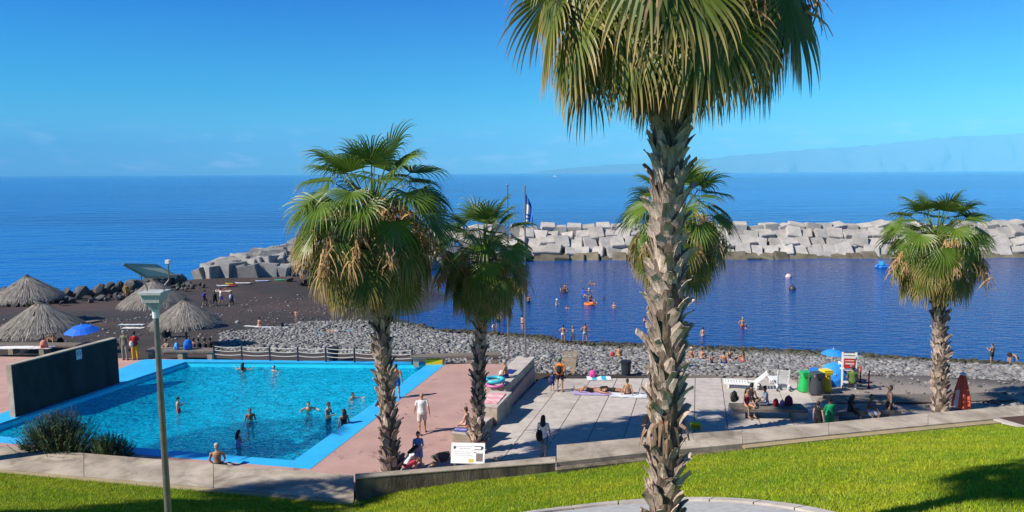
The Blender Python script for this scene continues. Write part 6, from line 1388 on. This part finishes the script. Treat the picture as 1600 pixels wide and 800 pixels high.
# ---- shaded tables
TB = pz(0, 31.5) + .48
person(1166, 634, TB, 'seat', 165, 1.66, 1, 'tan', ('hairlong', 'black'), [('onepiece', (.14, .02, .05))], 'woman in a dark red swimsuit sitting on the shaded bench')
person(1172, 627, TB, 'seat', 60, 1.68, 0, 'brown', ('hair', 'black'), [('tank', (.03, .03, .03)), ('shorts', (.04, .10, .05))], 'dark clad person sitting behind the woman in dark red')
person(1197, 632, TB, 'seat', -80, 1.66, 1, 'brown', ('hairbun', 'black'), [('shirt', (.30, .36, .48)), ('shorts', (.12, .16, .24))], 'woman in a pale blue shirt sitting side on at the shaded bench')
person(1277, 682, -.45, 'stand', 55, 1.55, 1, 'fair', ('hairtail', 'brown'), [('tank', K_), ('shorts', K_)], 'girl with a ponytail in black behind the parapet')
person(1295, 677, -.45, 'hold', -10, 1.55, 0, 'brown', ('hair', 'black'), [('poncho', (.01, .30, .11))], 'child wrapped in a green poncho behind the parapet')
person(1328, 646, .1, 'seat', 100, 1.66, 1, 'dark', ('hairlong', 'black'), [('tank', (.02, .02, .025)), ('shorts', (.03, .03, .035))], 'dark haired woman in black sitting behind the parapet')
person(1359, 646, .1, 'seat', 170, 1.66, 1, 'brown', ('hairbun', 'black'), [('bra', (.12, .16, .28)), ('shorts', (.35, .42, .52))], 'woman in a blue top and pale shorts sitting behind the parapet')
person(1388, 663, -.5, 'stand', -75, 1.78, 0, 'tan', ('hair', 'brown'), [('trunks', (.012, .012, .014))], 'shirtless man in black trunks standing behind the parapet')
person(1301, 596, terr, 'cross', 150, 1.66, 0, 'tan', ('hair', 'black'), [('trunks', (.5, .1, .1))], 'person sitting in the shade of the open blue umbrella')
person(1332, 599, lambda x, y: terr(x, y) + .35, 'seat', 20, 1.72, 0, 'tan', ('hair', 'black'), [('shirt', (.10, .16, .04)), ('shorts', (.03, .03, .03))], 'lifeguard in an olive shirt seated behind the white chair')
# ---- right edge
person(1549, 568, terr, 'lookaside', -30, 1.58, 0, 'tan', ('hair', 'brown'), [('trunks', (.03, .05, .05))], 'boy in dark trunks standing at the right waterline')
person(1576, 569.5, terr, 'bend', 100, 1.62, 0, 'fair', ('hair', 'brown'), [('trunks', (.03, .03, .04))], 'bather bent double at the right waterline')
# ---- left deck and sand
person(196, 562.5, 0, 'stand', 8, 1.76, 0, 'tan', ('hair', 'grey'), [('shirt', (.16, .17, .12)), ('pants', (.24, .24, .23))], 'man in olive shirt and grey trousers standing by the pool')
person(212, 562.5, 0, 'stand', -8, 1.70, 1, 'tan', ('hair', 'black'), [('shirt', (.40, .02, .03)), ('pants', (.72, .36, .02))], 'woman in red top and mustard trousers by the pool')
person(321, 478, terr, 'walk', 20, 1.72, 0, 'tan', ('hair', 'black'), [('shirt', (.04, .06, .20)), ('shorts', (.02, .02, .04))], 'walker in dark blue at the left of four on the sand')
person(336.5, 478, terr, 'walk', 10, 1.66, 0, 'brown', ('hair', 'black'), [('shirt', (.03, .035, .05)), ('shorts', (.02, .03, .04))], 'second walker in dark clothes of four on the sand')
person(346, 475.5, terr, 'walk', 60, 1.80, 0, 'tan', ('hair', 'black'), [('shirt', (.78, .78, .77)), ('shorts', (.04, .10, .50))], 'walker in white shirt and blue shorts on the sand')
person(362.5, 480.5, terr, 'walk', 10, 1.70, 1, 'tan', ('hair', 'brown'), [('shirt', (.07, .09, .35)), ('shorts', (.02, .02, .04))], 'walker with a pale rucksack at the right of four')
person(463, 503, terr, 'stand', 20, 1.15, 0, 'fair', ('hair', 'brown'), [('briefs', (.4, .2, .18))], 'small child standing alone on the dark sand', hs=1.15)
person(404, 511, terr, 'hug', 30, 1.66, 1, 'tan', ('hairbun', 'brown'), [('bra', (.6, .3, .3)), ('briefs', (.6, .3, .3))], 'woman sitting on a white towel on the grey stones')
person(520, 520, terr, 'prone', 85, 1.64, 1, 'tan', ('hairbun', 'black'), [('bra', (.6, .2, .2)), ('briefs', (.6, .2, .2))], 'bather lying face down on a turquoise towel on the stones')
person(79, 534, terr, 'ground', 150, 1.64, 1, 'tan', ('hairbun', 'brown'), [('bra', (.3, .2, .1)), ('briefs', (.3, .2, .1))], 'woman sitting on the sand left of the bright blue umbrella')
person(300, 451.5, terr, 'lie', 95, 1.66, 1, 'tan', ('hairlong', 'brown'), [('bra', (.1, .1, .4)), ('briefs', (.1, .1, .4))], 'sunbather lying by the boulders beyond the walkers')
person(348, 455, terr, 'lie', 85, 1.66, 0, 'tan', ('hair', 'brown'), [('trunks', (.3, .05, .05))], 'sunbather lying on a white towel near the boards')
person(288, 452, terr, 'cross', 170, 1.70, 0, 'brown', ('hair', 'black'), [('shirt', (.03, .03, .04)), ('shorts', (.03, .03, .04))], 'person in black sitting against the boulders')
for u, f, c, sk, lab in ((263, -150, (.3, .25, .2), 'tan', 'bather at the left end of the bench under the thatched parasol'), (301, 10, (.45, .2, .15), 'tan', 'leftmost of four sitters in the shade right of the parasol post'), (309.5, -10, (.05, .05, .06), 'brown', 'second of four sitters in the shade right of the parasol post'), (318.5, 15, (.04, .05, .06), 'brown', 'third of four sitters in the shade right of the parasol post'), (327.5, 0, (.03, .03, .03), 'dark', 'rightmost and tallest of four sitters right of the parasol post')):
    person(u, 549.5, -.42, 'hug', f, 1.62 if u < 325 else 1.72, int(u) % 2, sk, ('hair', 'black'), [('tank', c), ('shorts', tuple(x * .6 for x in c))], lab)
person(199, 467, terr, 'stand', 120, 1.7, 0, 'tan', ('hair', 'black'), [('shirt', (.80, .32, .02)), ('trunks', (.75, .28, .02))], 'figure in orange yellow standing by the boulders at the left')
def build_people():
    js = {}
    for (u, v, wh, pose, face, h, fem, sk, hair, cl, lab, imm, hs, hat) in PEOPLE:
        k = (pose, fem, hs)
        if k not in js:
            mb, J = body_mesh(pose, fem, hs); js[k] = J; reg(('body',) + k, mb, .0125)
        for kind in [c[0] for c in cl] + ([hair[0]] if hair else []) + ([hat[0]] if hat else []): reg((kind,) + k, part_mesh(kind, js[k], fem, hs), .016)
    dg = TMP.view_layers[0].depsgraph; TMP.view_layers[0].update(); dg = TMP.view_layers[0].depsgraph
    ME = {}
    for key, o in BLOBS.items(): ME[key] = bpy.data.meshes.new_from_object(o.evaluated_get(dg)); ME[key].name = PN.get(key[0], 'body')
    cache = {}
    def mesh_for(key, m):
        if (key, m.name) not in cache: me = ME[key].copy(); me.materials.clear(); me.materials.append(m); me.shade_smooth(); cache[(key, m.name)] = me
        return cache[(key, m.name)]
    for (u, v, wh, pose, face, h, fem, sk, hair, cl, lab, imm, hs, hat) in PEOPLE:
        s = h / 1.72; k = (pose, fem, hs)
        if wh == 'bay': p = at(u, v, WZ); z = WZ - imm
        elif wh == 'pool': p = at(u, v, PWZ); z = PWZ - imm
        elif callable(wh): p = on(u, v, wh, -1); z = wh(p.x, p.y)
        else: p = at(u, v, wh); z = wh
        if wh == 'pool' and pose not in ('swim',): z = max(z, ZF) if imm < 1.0 else z
        if pose in ('seat',): z -= 0.0
        t = thing('person', lab, 'person', (p.x, p.y, z), -R(face), 'bathers in the bay' if wh == 'bay' else ('bathers in the pool' if wh == 'pool' else None)); t.scale = (s, s, s)
        body = link('body', mesh_for(('body',) + k, skin(sk)), t)
        if hair: link('hair', mesh_for((hair[0],) + k, cm(HC[hair[1]], .6, 'hair')), t)
        for kind, c in cl: link(PN[kind], mesh_for((kind,) + k, cm(c)), t)
        if hat: link(PN[hat[0]], mesh_for((hat[0],) + k, cm(hat[1])), t)
        J = js[k]
        if wh != 'bay' and abs(((face + 180) % 360) - 180) > 80:
            for sd in (-1, 1):
                q = J['hc'] + (J['hf'] * .088 + J['hd'] * .012 + J['hd'].cross(J['hf']) * .032 * sd) * hs; mb = MB(); mb.ell((0, 0, 0), (.011, .008, .008), None, 8, 6); mb.build('eye', cm((.02, .015, .012), .3, 'eye'), t, loc=q)
    # worn and carried bags
    def worn(label, u, v, wh, face, c, h, back=.17, zc=1.2, s=1.0):
        p = on(u, v, wh, -1) if callable(wh) else at(u, v, wh); f = -R(face); d = Vector((math.sin(R(face)), math.cos(R(face)), 0)); z = wh(p.x, p.y) if callable(wh) else wh; k = h / 1.72
        q = Vector((p.x, p.y, z)) - d * back * k; t = thing('backpack', label, 'bag', (q.x, q.y, z + (zc - .25) * k), f); mb = MB(); mb.ell((0, -.03, .22), (.15 * s, .09 * s, .25 * s)); mb.build('body', cm(c), t, True); MB().ell((0, -.10 * s, .14), (.11 * s, .05 * s, .11 * s)).build('pocket', cm(tuple(x * .8 for x in c)), t, True)
        for x in (-.09, .09): MB().tube([(x, .04, .40 * s), (x, .10, .46 * s), (x, .20, .42 * s)], .018, n=5).build('strap', cm((.02, .02, .02)), t)
    worn('dark rucksack on the back of the man in orange', 875, 612, pz, 20, (.025, .025, .03), 1.82)
    worn('blue rucksack on the leftmost walker', 321, 478, terr, 20, (.03, .06, .30), 1.72); worn('pale rucksack on the rightmost walker', 362.5, 480.5, terr, 10, (.55, .55, .62), 1.7); worn('black rucksack on the second walker', 336.5, 478, terr, 10, (.03, .03, .04), 1.66)
    worn('pale shoulder bag on the woman in mustard trousers', 208.5, 562.5, 0, -8, (.60, .56, .50), 1.7, .12, 1.02, .8)
    worn('black shoulder bag of the woman in denim shorts', 843.5, 714, pz, 15, (.015, .015, .018), 1.68, .05, .92, .95)
    for o in list(TMP.collection.objects): bpy.data.objects.remove(o)
    bpy.data.scenes.remove(TMP)
build_people()
